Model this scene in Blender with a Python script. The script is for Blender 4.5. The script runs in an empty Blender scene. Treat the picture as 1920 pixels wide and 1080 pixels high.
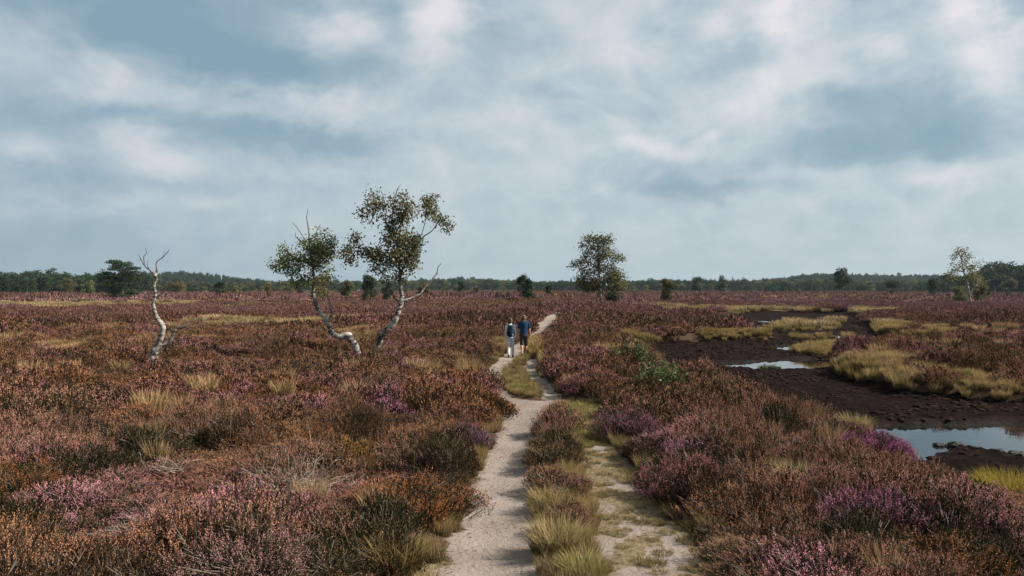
import bpy, math, random
import numpy as np
from mathutils import Vector, Matrix

# ------------------------------------------------------------------ camera, sky, sun, exposure
scene = bpy.context.scene
C = scene.collection
F = 1500.0; HY = 543.0; CAMH = 2.75
R = math.radians
cam_d = bpy.data.cameras.new('camera')
cam = bpy.data.objects.new('camera', cam_d); C.objects.link(cam)
cam_d.sensor_width = 36.0
cam_d.lens = 36.0 * F / 1920.0
cam_d.clip_start = 0.1; cam_d.clip_end = 9000
cam.location = (0, 0, CAMH)
cam.rotation_euler = (R(90) + math.atan((HY - 540) / F), 0, 0)
scene.camera = cam

SUN_EL = R(38); SUN_AZ = R(93)          # azimuth measured from +Y towards +X
scene.view_settings.view_transform = 'Standard'
scene.view_settings.look = 'None'
scene.view_settings.exposure = 0.97
scene.view_settings.gamma = 1.0
scene.cycles.max_bounces = 6
scene.cycles.diffuse_bounces = 2
scene.cycles.glossy_bounces = 2
scene.cycles.transmission_bounces = 3
scene.cycles.volume_bounces = 0
scene.cycles.transparent_max_bounces = 8
scene.cycles.use_denoising = True

sd = bpy.data.lights.new('sun', 'SUN'); sd.energy = 5.0; sd.angle = R(0.6); sd.color = (1.0, 0.93, 0.82)
sun = bpy.data.objects.new('sun', sd); C.objects.link(sun)
sdir = Vector((math.sin(SUN_AZ) * math.cos(SUN_EL), math.cos(SUN_AZ) * math.cos(SUN_EL), math.sin(SUN_EL)))
sun.rotation_euler = sdir.to_track_quat('Z', 'Y').to_euler()
sun.location = (40, 10, 60)

world = bpy.data.worlds.new('World'); scene.world = world; world.use_nodes = True


class NT:
    """small helper for building node trees"""
    def __init__(s, tree):
        s.t = tree; s.n = tree.nodes; s.l = tree.links
        s.n.clear()

    def new(s, kind, **kw):
        n = s.n.new(kind)
        for k, v in kw.items(): setattr(n, k, v)
        return n

    def put(s, sock, v):
        if isinstance(v, bpy.types.NodeSocket): s.l.new(v, sock)
        elif v is not None: sock.default_value = v[:3] if sock.type == 'VECTOR' and isinstance(v, tuple) else v

    def math(s, op, a, b=None, c=None, clamp=False):
        n = s.new('ShaderNodeMath', operation=op, use_clamp=clamp)
        for i, v in enumerate((a, b, c)):
            if v is not None: s.put(n.inputs[i], v)
        return n.outputs[0]

    def mix(s, f, a, b):
        n = s.new('ShaderNodeMix', data_type='RGBA')
        s.put(n.inputs[0], f)
        for i, v in ((6, a), (7, b)):
            if isinstance(v, tuple) and len(v) == 3: v = (*v, 1)
            s.put(n.inputs[i], v)
        return n.outputs[2]

    def noise(s, vec, scale, detail=4, rough=0.5, dist=0.0, out='Fac'):
        n = s.new('ShaderNodeTexNoise')
        s.put(n.inputs['Vector'], vec); n.inputs['Scale'].default_value = scale
        n.inputs['Detail'].default_value = detail; n.inputs['Roughness'].default_value = rough
        n.inputs['Distortion'].default_value = dist
        return n.outputs[out]

    def ramp(s, f, stops):
        n = s.new('ShaderNodeValToRGB'); e = n.color_ramp.elements
        while len(e) < len(stops): e.new(0.5)
        for i, (p, c) in enumerate(stops):
            e[i].position = p; e[i].color = (*c, 1) if len(c) == 3 else c
        s.put(n.inputs[0], f)
        return n.outputs[0]

    def maprange(s, v, a, b, c=0.0, d=1.0, smooth=False):
        n = s.new('ShaderNodeMapRange', interpolation_type='SMOOTHSTEP' if smooth else 'LINEAR')
        s.put(n.inputs[0], v)
        for i, x in enumerate((a, b, c, d)): n.inputs[i + 1].default_value = x
        return n.outputs[0]


def build_world():
    T = NT(world.node_tree)
    out = T.new('ShaderNodeOutputWorld'); bg = T.new('ShaderNodeBackground')
    T.l.new(bg.outputs[0], out.inputs[0])
    sky = T.new('ShaderNodeTexSky', sky_type='NISHITA')
    sky.sun_disc = False; sky.sun_elevation = SUN_EL; sky.sun_rotation = SUN_AZ
    sky.air_density = 1.0; sky.dust_density = 1.5
    tc = T.new('ShaderNodeTexCoord').outputs['Generated']
    sep = T.new('ShaderNodeSeparateXYZ'); T.l.new(tc, sep.inputs[0])
    x, y, z = sep.outputs
    az = T.math('ARCTAN2', x, y)                       # 0 = looking down the path
    el = T.math('ARCSINE', z)
    # cloud deck: directions projected on a high plane, so masses flatten towards the horizon
    zz = T.math('ADD', T.math('MAXIMUM', z, 0.0), 0.14)
    cp = T.new('ShaderNodeCombineXYZ')
    T.put(cp.inputs[0], T.math('DIVIDE', x, zz)); T.put(cp.inputs[1], T.math('DIVIDE', y, zz))
    cp.inputs[2].default_value = 3.7
    plane = cp.outputs[0]
    cs = T.new('ShaderNodeCombineXYZ')
    T.put(cs.inputs[0], T.math('MULTIPLY', az, 1.0)); T.put(cs.inputs[1], T.math('MULTIPLY', el, 1.45)); cs.inputs[2].default_value = 1.3
    ang = cs.outputs[0]
    # wobble the angles for irregular cloud edges
    w1 = T.noise(ang, 7.0, 8, 0.60); w2 = T.noise(ang, 8.3, 8, 0.60, 0.3)
    azw = T.math('ADD', az, T.math('MULTIPLY', T.math('SUBTRACT', w1, 0.5), 0.16))
    elw = T.math('ADD', el, T.math('MULTIPLY', T.math('SUBTRACT', w2, 0.5), 0.085))
    # cloud masses: px, py, half width, half height, amount (dark < 0 < bright)
    masses = [(330, 70, 320, 75, -.52), (470, 145, 200, 36, -.44), (60, 60, 120, 50, -.12), (600, 90, 60, 45, .42), (640, 60, 60, 40, .25), (820, 35, 46, 66, .42),
              (705, 20, 42, 36, -.28), (30, 140, 70, 40, .26), (170, 195, 45, 28, .34), (250, 160, 120, 16, .12), (420, 210, 200, 26, .34), (560, 190, 60, 30, .15), (300, 258, 420, 28, -.22),
              (250, 300, 55, 28, .42), (330, 330, 60, 22, .34), (22, 318, 40, 24, .40), (540, 280, 150, 22, -.26), (290, 360, 160, 12, -.18), (215, 398, 45, 15, .30), (390, 390, 40, 15, .18), (60, 412, 100, 14, .14),
              (100, 440, 300, 90, -.16), (900, 260, 260, 150, .10), (1070, 40, 200, 50, .16), (1160, 110, 50, 40, .22), (1330, 80, 60, 36, .34), (1270, 60, 60, 40, -.16),
              (1500, 60, 55, 55, .42), (1440, 190, 110, 40, .22), (1590, 8, 70, 18, -.62), (1640, 20, 70, 10, -.3), (1810, 80, 50, 18, .45), (1840, 140, 60, 40, .36), (1650, 130, 30, 16, .24), (1395, 110, 60, 34, -.26), (1345, 140, 70, 16, -.18),
              (1670, 240, 140, 50, -.38), (1600, 300, 170, 34, -.34), (1330, 362, 130, 16, -.36), (1250, 330, 120, 26, -.12), (1640, 320, 90, 16, -.16), (1510, 345, 80, 18, .18),
              (1200, 285, 60, 16, .36), (1170, 240, 70, 20, .18), (1870, 200, 60, 45, .34), (1800, 355, 70, 22, .30), (1500, 400, 50, 14, .20), (1720, 372, 60, 12, .14),
              (1335, 250, 26, 12, .26), (1030, 165, 90, 26, -.14), (1140, 358, 20, 12, .22), (1935, 110, 30, 40, -.3), (750, 130, 100, 50, .10), (930, 20, 60, 50, -.2)]
    total = None
    for px, py, sx, sy, a in masses:
        a0 = math.atan((px - 960) / F); e0 = math.atan((HY - py) / F)
        dx = T.math('MULTIPLY', T.math('SUBTRACT', azw, a0), F / sx)
        dy = T.math('MULTIPLY', T.math('SUBTRACT', elw, e0), F / sy)
        q = T.math('ADD', T.math('MULTIPLY', dx, dx), T.math('MULTIPLY', dy, dy))
        g = T.math('MULTIPLY', T.math('EXPONENT', T.math('MULTIPLY', q, -0.8)), a)
        total = g if total is None else T.math('ADD', total, g)
    n1 = T.noise(plane, 0.55, 7, 0.52, 0.4)
    n2 = T.noise(plane, 1.8, 6, 0.5, 0.3)
    v = T.math('ADD', T.math('MULTIPLY', T.math('SUBTRACT', n1, 0.5), 0.22), T.math('MULTIPLY', T.math('SUBTRACT', n2, 0.5), 0.18))
    n3 = T.noise(ang, 11.0, 9, 0.60, 0.6)
    n4 = T.noise(ang, 5.2, 9, 0.56, 0.5)
    v = T.math('ADD', v, T.math('MULTIPLY', T.math('SUBTRACT', n4, 0.5), 0.75))
    v = T.math('ADD', v, T.math('MULTIPLY', T.math('SUBTRACT', n3, 0.5), 0.42))
    n5 = T.noise(ang, 8.5, 8, 0.52, 0.35)      # puffy lobes with creased edges
    v = T.math('ADD', v, T.math('MULTIPLY', T.math('SUBTRACT', 0.075, T.math('ABSOLUTE', T.math('SUBTRACT', n5, 0.5))), 0.95))
    v = T.math('ADD', T.math('ADD', total, v), 0.5)
    cl = T.ramp(v, [(0.0, (0.185, 0.285, 0.345)), (0.25, (0.250, 0.345, 0.400)), (0.5, (0.375, 0.445, 0.482)), (0.72, (0.505, 0.540, 0.562)),
                    (1.0, (0.675, 0.645, 0.655))])
    # horizon veil, denser on the left
    hz = T.math('EXPONENT', T.math('MULTIPLY', T.math('MAXIMUM', el, 0.0), -13.0))
    left = T.maprange(az, -0.60, 0.15, 0, 1, True)
    veil = T.mix(left, (0.230, 0.315, 0.390), (0.375, 0.445, 0.500))
    cl = T.mix(T.math('MULTIPLY', hz, 0.8), cl, veil)
    # the overcast is left-darker overall
    cl = T.mix(T.math('MULTIPLY', T.math('SUBTRACT', 1.0, left), 0.25), cl, (0.21, 0.30, 0.37))
    STR = 0.10
    sc = T.new('ShaderNodeVectorMath', operation='SCALE'); T.put(sc.inputs[0], cl); sc.inputs['Scale'].default_value = 0.63 / STR
    fac = T.maprange(el, -0.02, 0.0, 0.0, 0.93)
    T.put(bg.inputs[0], T.mix(fac, sky.outputs[0], sc.outputs[0]))
    bg.inputs[1].default_value = STR
    world.cycles.sampling_method = 'MANUAL'; world.cycles.sample_map_resolution = 256


build_world()

# ------------------------------------------------------------------ helpers
rng = np.random.default_rng(11)
random.seed(5)


def tag(o, label=None, cat=None, group=None, kind=None):
    if label: o['label'] = label
    if cat: o['category'] = cat
    if group: o['group'] = group
    if kind: o['kind'] = kind
    return o


def mesh_np(name, verts, faces, mats, col=None, midx=None, smooth=False, extra=None):
    """faces: list of int arrays (n,k)"""
    me = bpy.data.meshes.new(name)
    verts = np.asarray(verts, dtype=np.float32)
    me.vertices.add(len(verts)); me.vertices.foreach_set('co', verts.ravel())
    faces = [np.asarray(f, dtype=np.int32) for f in faces if len(f)]
    loops = np.concatenate([f.ravel() for f in faces])
    tot = np.concatenate([np.full(len(f), f.shape[1], dtype=np.int32) for f in faces])
    start = np.concatenate([[0], np.cumsum(tot)[:-1]]).astype(np.int32)
    me.loops.add(len(loops)); me.loops.foreach_set('vertex_index', loops)
    me.polygons.add(len(tot)); me.polygons.foreach_set('loop_start', start)
    try: me.polygons.foreach_set('loop_total', tot)
    except Exception: pass
    for m in mats: me.materials.append(m)
    if midx is not None: me.polygons.foreach_set('material_index', np.asarray(midx, dtype=np.int32))
    if smooth: me.polygons.foreach_set('use_smooth', np.ones(len(tot), dtype=bool))
    if col is not None:
        a = me.attributes.new('vc', 'FLOAT_COLOR', 'POINT')
        c = np.ones((len(verts), 4), dtype=np.float32); c[:, :col.shape[1]] = col
        a.data.foreach_set('color', c.ravel())
    for k, v in (extra or {}).items():
        a = me.attributes.new(k, 'FLOAT', 'POINT'); a.data.foreach_set('value', np.asarray(v, dtype=np.float32))
    me.update(calc_edges=True)
    return me


def link(name, me, parent=None, loc=None):
    o = bpy.data.objects.new(name, me); C.objects.link(o)
    if parent is not None: o.parent = parent
    if loc is not None: o.location = loc
    return o


def empty(name, loc, rz=0.0):
    o = bpy.data.objects.new(name, None); C.objects.link(o)
    o.location = loc; o.rotation_euler = (0, 0, rz); o.empty_display_size = 0.3
    return o


class Buf:
    """collects vertex and face arrays with a colour per vertex"""
    def __init__(s): s.v = []; s.q = []; s.t = []; s.c = []; s.n = 0

    def add(s, v, q=None, t=None, c=(0, 0, 0)):
        v = np.asarray(v, dtype=np.float32).reshape(-1, 3)
        if q is not None and len(q): s.q.append(np.asarray(q) + s.n)
        if t is not None and len(t): s.t.append(np.asarray(t) + s.n)
        c = np.asarray(c, dtype=np.float32)
        if c.ndim == 1: c = np.tile(c, (len(v), 1))
        s.v.append(v); s.c.append(c); s.n += len(v)

    def mesh(s, name, mats, smooth=False):
        f = []
        if s.q: f.append(np.concatenate(s.q))
        if s.t: f.append(np.concatenate(s.t))
        return mesh_np(name, np.concatenate(s.v), f, mats, np.concatenate(s.c), smooth=smooth)


def unit(v):
    return v / np.maximum(np.linalg.norm(v, axis=-1, keepdims=True), 1e-9)


def leaves(buf, base, axis, length, width, rg, col, bend=0.0):
    """diamond leaves: base point, direction, length, width arrays; col (n,3)"""
    n = len(base)
    if n == 0: return
    axis = unit(axis)
    side = unit(np.cross(axis, rg.normal(size=(n, 3))))
    length = np.broadcast_to(np.asarray(length, float), (n,)); width = np.broadcast_to(np.asarray(width, float), (n,))
    L = axis * length[:, None]; W = side * width[:, None] * 0.5
    v = np.stack([base, base + L * 0.5 + W, base + L, base + L * 0.5 - W], 1).reshape(-1, 3)
    q = np.arange(n * 4).reshape(n, 4)
    buf.add(v, q=q, c=np.repeat(col, 4, 0))


def blades(buf, base, tip, width, rg, col0, col1, curve=0.25):
    """grass blades: two-segment tapering strips, each 1 quad + 1 triangle"""
    n = len(base)
    if n == 0: return
    d = tip - base
    side = unit(np.cross(d, rg.normal(size=(n, 3)))) * np.broadcast_to(np.asarray(width, float), (n,))[:, None] * 0.5
    mid = base + d * 0.55 + np.array([0, 0, 1.0]) * (np.linalg.norm(d, axis=1) * curve * 0.5)[:, None]
    v = np.stack([base - side, base + side, mid + side * 0.7, mid - side * 0.7, tip], 1).reshape(-1, 3)
    i = np.arange(n)[:, None] * 5
    c = np.stack([col0, col0, (col0 + col1) / 2, (col0 + col1) / 2, col1], 1).reshape(-1, 3)
    buf.add(v, q=i + np.array([[0, 1, 2, 3]]), t=i + np.array([[3, 2, 4]]), c=c)


def tube(buf, pts, rad, seg=6, col=(0, 0, 0), cap=True, lump=0.0, rg=None):
    """tapered tube along points"""
    P = np.asarray(pts, float); n = len(P); rad = np.broadcast_to(np.asarray(rad, float), (n,))
    T_ = np.gradient(P, axis=0); T_ = unit(T_)
    up = np.array([0.31, 0.83, 0.1]); rings = []
    for i in range(n):
        a = np.cross(T_[i], up); a /= max(np.linalg.norm(a), 1e-6)
        b = np.cross(T_[i], a)
        th = np.arange(seg) / seg * 2 * math.pi
        r = rad[i] * (1 + (rg.uniform(-lump, lump, seg) if lump else 0))
        rings.append(P[i] + (np.cos(th) * r)[:, None] * a + (np.sin(th) * r)[:, None] * b)
    v = np.concatenate(rings)
    q = []
    for i in range(n - 1):
        for k in range(seg):
            k2 = (k + 1) % seg
            q.append((i * seg + k, i * seg + k2, (i + 1) * seg + k2, (i + 1) * seg + k))
    t = []
    if cap:
        v = np.concatenate([v, P[-1:] + T_[-1:] * rad[-1] * 0.6, P[:1]]); m = n * seg
        for k in range(seg):
            t.append((m, (n - 1) * seg + k, (n - 1) * seg + (k + 1) % seg)); t.append((m + 1, (k + 1) % seg, k))
    buf.add(v, q=q, t=t, c=col)


def smooth_path(pts, sub=4):
    """Catmull-Rom through rows (any number of columns)"""
    P = np.asarray(pts, float); n = len(P)
    if n < 3: return np.array([P[0] + (P[-1] - P[0]) * t for t in np.linspace(0, 1, sub + 1)])
    E = np.vstack([2 * P[0] - P[1], P, 2 * P[-1] - P[-2]]); out = []
    for i in range(1, n):
        a, b, c, d = E[i - 1], E[i], E[i + 1], E[i + 2]
        for t in np.linspace(0, 1, sub, endpoint=False):
            out.append(0.5 * (2 * b + (c - a) * t + (2 * a - 5 * b + 4 * c - d) * t * t + (3 * b - 3 * c + d - a) * t ** 3))
    out.append(P[-1])
    return np.array(out)


# ---- value noise (numpy)
_perm = np.random.default_rng(3).random((256, 256)).astype(np.float32)


def vnoise(x, y):
    xi = np.floor(x).astype(int); yi = np.floor(y).astype(int); fx = x - xi; fy = y - yi
    fx = fx * fx * (3 - 2 * fx); fy = fy * fy * (3 - 2 * fy)
    g = lambda a, b: _perm[a & 255, b & 255]
    return (g(xi, yi) * (1 - fx) + g(xi + 1, yi) * fx) * (1 - fy) + (g(xi, yi + 1) * (1 - fx) + g(xi + 1, yi + 1) * fx) * fy


def fbm(x, y, s, oct=4, seed=0):
    v = 0; a = 0.5; tot = 0
    for k in range(oct):
        v = v + a * vnoise(x * s + 17.3 * k + seed * 7.7, y * s - 9.1 * k + seed * 3.3); tot += a; a *= 0.5; s *= 2.03
    return v / tot


# ---- plan of the place: outlines given as photo pixels and laid on the ground plane at height z
def gp(px, py, z=0.0):
    Y = F * (CAMH - z) / (py - HY)
    return ((px - 960) / F * Y, Y)


def poly(pts, z=0.0, tail=()):
    return np.array([gp(p[0], p[1], p[2] if len(p) > 2 else z) for p in pts] + list(tail))


def gpoly(pts, zfar, znear):
    m = sum(p[1] for p in pts) / len(pts)
    return np.array([gp(p[0], p[1], zfar if p[1] < m else znear) for p in pts])


def sdf(P, x, y):
    """signed distance to a polygon, negative inside"""
    d = np.full(x.shape, 1e18); inside = np.zeros(x.shape, bool); n = len(P)
    for i in range(n):
        ax, ay = P[i]; bx, by = P[(i + 1) % n]
        ex, ey = bx - ax, by - ay; wx, wy = x - ax, y - ay
        t = np.clip((wx * ex + wy * ey) / (ex * ex + ey * ey + 1e-12), 0, 1)
        d = np.minimum(d, (wx - ex * t) ** 2 + (wy - ey * t) ** 2)
        c = ((ay <= y) & (by > y)) | ((by <= y) & (ay > y))
        xx = ax + (y - ay) / (by - ay + 1e-12) * ex
        inside ^= c & (x < xx)
    d = np.sqrt(d)
    return np.where(inside, -d, d)


def sdm(polys, x, y):
    r = np.full(x.shape, 1e9)
    for P in polys: r = np.minimum(r, sdf(P, x, y))
    return r


ZP = -0.06
SAND = [poly([(822, 1080), (850, 1010), (872, 950), (900, 880), (930, 815), (944, 765), (930, 738), (912, 712), (916, 692), (944, 668), (950, 655),
              (975, 640), (1000, 640), (988, 656), (990, 668), (960, 682), (944, 700), (940, 722), (962, 748), (1000, 752), (1030, 752), (1056, 756),
              (1030, 775), (1008, 792), (996, 830), (1004, 880), (1000, 940), (1006, 1000), (1014, 1080)], ZP, [(0.28, 2.0), (-0.8, 2.0)]),
        poly([(1056, 756), (1036, 722), (1012, 706), (1004, 690), (1020, 682), (1016, 674), (992, 672), (988, 684), (980, 694), (990, 712), (1012, 732), (1020, 750)], ZP),
        poly([(985, 642), (1003, 640), (1008, 628), (1030, 610, .1), (1056, 598, .3), (1066, 588, .55), (1062, 580, .7), (1044, 582, .7), (1034, 590, .5), (1010, 606, .15), (997, 616), (994, 628)], ZP)]
PATCH = [poly([(1080, 835), (1135, 832), (1185, 870), (1215, 920), (1245, 965), (1300, 1010), (1335, 1080)], ZP, [(1.9, 5.0), (1.0, 5.0)] + [gp(1135, 1080, ZP), gp(1118, 1000, ZP), gp(1100, 920, ZP)])]
TURF = [poly([(1008, 790), (1030, 770), (1060, 752), (1100, 750), (1130, 765), (1150, 800), (1140, 835), (1085, 838), (1060, 800)], ZP),
        poly([(944, 700), (950, 728), (985, 748), (1012, 742), (1000, 722), (975, 706)], ZP)]
STRIP = [poly([(1008, 795), (1062, 800), (1088, 850), (1096, 920), (1112, 1000), (1135, 1080), (1200, 1300), (1030, 1300), (1016, 1080), (1008, 1000), (1002, 940), (1005, 880), (998, 830)], ZP)]
ZB = -0.33
PEAT = [poly([(1185, 650), (1260, 643), (1440, 641), (1452, 628), (1400, 616, .35), (1350, 602, .35), (1325, 590, .35), (1420, 584), (1600, 589), (1625, 600), (1640, 618),
              (1650, 634), (1720, 637), (1930, 640), (2300, 648), (2300, 655), (1930, 652), (1760, 650), (1690, 654), (1660, 664), (1580, 668), (1566, 690), (1590, 712),
              (1700, 740), (1930, 758), (2500, 790), (2700, 1000), (1990, 882, .3), (1850, 862, .3), (1780, 850, .3), (1700, 826, .3), (1640, 806, .25), (1560, 780, .25), (1480, 756, .25), (1385, 735, .25), (1350, 708, .2), (1280, 694, .2), (1225, 672, .1)], ZB)]
ISLES = [gpoly([(1430, 612), (1480, 603), (1560, 603), (1572, 610), (1530, 618), (1450, 619)], 0.0, -.25), gpoly([(1480, 655), (1520, 643), (1590, 640), (1650, 648), (1625, 663), (1540, 664), (1500, 662)], 0.0, -.25),
         gpoly([(1475, 630), (1500, 622), (1520, 628), (1500, 634)], 0.0, -.25), gpoly([(1528, 631), (1548, 621), (1560, 630), (1540, 635)], 0.0, -.25),
         gpoly([(1575, 630), (1592, 618), (1608, 628), (1590, 636)], 0.0, -.25), gpoly([(1530, 598), (1570, 596), (1580, 602), (1540, 605)], 0.0, -.25)]
ZW = -0.44
WATER = [poly([(1645, 799), (1720, 799), (1820, 797), (1900, 795), (2060, 803), (2300, 830), (2300, 930), (2080, 890), (1960, 866), (1880, 853), (1790, 838), (1720, 832, -.1), (1665, 812, 0)], ZW),
         poly([(1345, 683), (1400, 680), (1440, 676), (1500, 674), (1568, 673), (1566, 688), (1560, 693), (1480, 695), (1420, 695), (1378, 692)], ZW),
         poly([(1448, 651), (1470, 648), (1496, 651), (1492, 659), (1458, 658)], ZW), poly([(1395, 613), (1400, 609), (1434, 612), (1446, 617), (1440, 620), (1402, 620)], ZW),
         poly([(1414, 602), (1440, 602), (1478, 605), (1474, 607), (1430, 606)], ZW), poly([(1508, 627), (1545, 625), (1578, 628), (1576, 637), (1516, 637)], ZW),
         poly([(1610, 613), (1640, 612), (1642, 616), (1612, 616)], ZW)]
# straw coloured grass zones (heather steps back there)
ZG = 0.1
GRASS = [gpoly([(-400, 566), (0, 566), (120, 568), (420, 562), (430, 566), (330, 572), (250, 578), (120, 582), (0, 584), (-400, 586)], .2, 0.0),
         gpoly([(330, 603), (420, 596), (560, 600), (700, 594), (770, 598), (740, 606), (600, 612), (400, 611)], .2, 0.0),
         gpoly([(-300, 640), (0, 642), (90, 646), (170, 656), (90, 668), (0, 672), (-300, 672)], .2, 0.0),
         gpoly([(1120, 632), (1180, 622), (1260, 628), (1330, 622), (1445, 618), (1448, 636), (1340, 646), (1250, 646), (1150, 650)], .2, 0.0),
         gpoly([(1150, 566), (1250, 570), (1330, 575), (1480, 576), (1580, 580), (1585, 588), (1430, 586), (1330, 590), (1250, 588), (1140, 590)], .2, 0.0),
         gpoly([(1420, 576), (1700, 583), (1720, 590), (1650, 592), (1560, 588), (1420, 585)], .2, 0.0),
         gpoly([(1540, 596), (1640, 602), (1740, 612), (1790, 622), (1760, 632), (1660, 628), (1630, 612), (1560, 604)], .2, 0.0),
         gpoly([(1560, 672), (1620, 662), (1720, 676), (1760, 690), (1930, 700), (2300, 720), (2300, 770), (1930, 750), (1800, 745), (1700, 734), (1620, 716), (1570, 700)], .2, 0.0),
         gpoly([(1840, 862), (1900, 856), (1990, 880), (2100, 930), (2000, 935), (1880, 895)], .2, 0.0),
         gpoly([(990, 664), (1000, 630), (1030, 640), (1050, 668), (1040, 690), (1015, 684)], .2, 0.0), gpoly([(925, 640), (948, 632), (950, 650), (930, 668), (915, 664)], .2, 0.0),
         gpoly([(1090, 750), (1170, 740), (1190, 760), (1150, 790), (1130, 765)], .2, 0.0), gpoly([(690, 1020), (740, 1000), (815, 1010), (835, 1040), (815, 1100), (680, 1100)], .2, 0.0),
         gpoly([(1200, 552), (1500, 548), (1600, 556), (1500, 560), (1230, 560)], .2, 0.0), gpoly([(1320, 702), (1350, 694), (1385, 712), (1375, 726), (1330, 716)], .2, 0.0)] + ISLES


def hills(x, y):
    """far rises that carry the woods"""
    u = x / np.maximum(y, 1) * F + 960
    b = lambda c, w: np.exp(-((u - c) / w) ** 2)
    far = np.clip((y - 900) / 700, 0, 1); far = far * far * (3 - 2 * far)
    return far * (20 * b(360, 130) + 10 * b(150, 240) + 14 * b(855, 120) + 17 * b(1530, 120) + 14 * b(1720, 170) + 18 * b(2050, 260) + 9 * b(1240, 120) - 1)


TREE_FEET = [((285 - 960) / F * 27.4, 27.4), ((673 - 960) / F * 31.4, 31.4), ((710 - 960) / F * 31.0, 31.0)]


def height(x, y):
    """ground height"""
    far = np.clip((60 - y) / 30, 0, 1)
    h = (fbm(x, y, 0.35, 4, 1) - 0.5) * 0.28 + (fbm(x, y, 0.045, 3, 2) - 0.5) * 0.35 * np.clip(y / 60, 0.2, 1) * 1.0
    t = np.clip((y - 48) / 32, 0, 1); h = h + 0.8 * t * t * (3 - 2 * t) * np.exp(-((x - 4.5) / 13) ** 2) * np.clip((190 - y) / 90, 0, 1)
    hm = (fbm(x, y, 0.75, 3, 15) - 0.5) * np.where(y < 160, 0.34, 0.2)
    fp = (np.abs(x) < 16) & (y > 36) & (y < 130)
    if fp.any(): hm[fp] *= np.clip(sdm(SAND[2:], x[fp], y[fp]) / 2.5, 0, 1)
    h = h + hm
    for tx, ty in TREE_FEET:
        k = np.exp(-((x - tx) ** 2 + (y - ty + 1.0) ** 2) / 4.5); h = h * (1 - k) - 0.05 * k
    near = (y < 160) & (np.abs(x) < 120)
    if near.any():
        xs = x[near]; ys = y[near]; hh = h[near]
        sp = sdm(SAND, xs, ys)
        k = np.clip(1 - sp / 0.35, 0, 1); kk = k * np.clip((50 - ys) / 10, 0, 1); hh = hh * (1 - kk * 0.8) + ZP * k - 0.03 * np.clip(-sp / 0.3, 0, 1)
        pt = sdm(PATCH + TURF, xs, ys); k = np.clip(1 - pt / 0.4, 0, 1); hh = hh * (1 - k * 0.7) + (ZP + 0.02) * k * 0.8
        pe = sdm(PEAT, xs, ys); wob = (fbm(xs, ys, 1.3, 3, 6) - 0.5) * 0.5
        k = np.clip(0.5 - (pe + wob) / 0.8, 0, 1); k = k * k * (3 - 2 * k)
        pf = ZB + (fbm(xs, ys, 2.2, 4, 8) - 0.5) * 0.12 + (fbm(xs, ys, 7.0, 2, 5) - 0.5) * 0.085
        hh = hh * (1 - k) + pf * k
        iv = sdm(ISLES, xs, ys); ki = np.clip(0.5 - iv / 1.2, 0, 1); hh = np.maximum(hh, ZB + 0.17 * ki - (1 - ki) * 1)
        wv = sdm(WATER, xs, ys) + (fbm(xs, ys, 1.1, 4, 12) - 0.5) * 0.45
        kw = np.clip(0.5 - wv / 0.45, 0, 1); hh = hh * (1 - kw) + (ZW - 0.13 + (fbm(xs, ys, 3.1, 3, 13) - 0.5) * 0.10) * kw
        h[near] = hh
    return h + hills(x, y)


def H1(x, y): return float(height(np.array([float(x)]), np.array([float(y)]))[0])


# ------------------------------------------------------------------ materials
def new_mat(name):
    m = bpy.data.materials.new(name); m.use_nodes = True
    return m, NT(m.node_tree)


def finish(T, col, rough=0.85, spec=0.2, bump=None, bump_d=0.02, transl=0.0, tcol=None, bstr=1.0):
    out = T.new('ShaderNodeOutputMaterial'); p = T.new('ShaderNodeBsdfPrincipled')
    T.put(p.inputs['Base Color'], (*col, 1) if isinstance(col, tuple) and len(col) == 3 else col)
    T.put(p.inputs['Roughness'], rough); p.inputs['Specular IOR Level'].default_value = spec
    if bump is not None:
        b = T.new('ShaderNodeBump'); T.put(b.inputs['Height'], bump); b.inputs['Distance'].default_value = bump_d; b.inputs['Strength'].default_value = bstr
        T.l.new(b.outputs[0], p.inputs['Normal'])
    if transl > 0:
        tr = T.new('ShaderNodeBsdfTranslucent'); T.put(tr.inputs[0], tcol if tcol is not None else col)
        mx = T.new('ShaderNodeMixShader'); mx.inputs[0].default_value = transl
        T.l.new(p.outputs[0], mx.inputs[1]); T.l.new(tr.outputs[0], mx.inputs[2]); T.l.new(mx.outputs[0], out.inputs[0])
    else:
        T.l.new(p.outputs[0], out.inputs[0])
    return p


def attr(T, name, typ='GEOMETRY', out='Color'):
    n = T.new('ShaderNodeAttribute', attribute_type=typ, attribute_name=name)
    return n.outputs[out]


def heather_mat(name, tint=None, under=None):
    """vc.R: 1 flower / 0 foliage, vc.G: random, vc.B: woodiness"""
    m, T = new_mat(name)
    vc = T.new('ShaderNodeSeparateColor'); T.l.new(attr(T, 'vc'), vc.inputs[0])
    fl, rn, wd = vc.outputs
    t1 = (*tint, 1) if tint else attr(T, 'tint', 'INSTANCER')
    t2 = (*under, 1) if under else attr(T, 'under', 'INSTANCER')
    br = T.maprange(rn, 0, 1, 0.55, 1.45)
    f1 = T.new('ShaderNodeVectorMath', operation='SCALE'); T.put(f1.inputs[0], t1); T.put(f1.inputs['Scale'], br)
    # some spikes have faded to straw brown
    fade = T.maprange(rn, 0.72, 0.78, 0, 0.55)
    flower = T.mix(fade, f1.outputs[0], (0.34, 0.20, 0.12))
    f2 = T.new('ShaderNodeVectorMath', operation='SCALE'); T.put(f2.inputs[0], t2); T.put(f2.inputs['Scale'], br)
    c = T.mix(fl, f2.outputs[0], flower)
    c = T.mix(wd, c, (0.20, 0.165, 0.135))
    finish(T, c, 0.9, 0.04, transl=0.12)
    return m


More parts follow.
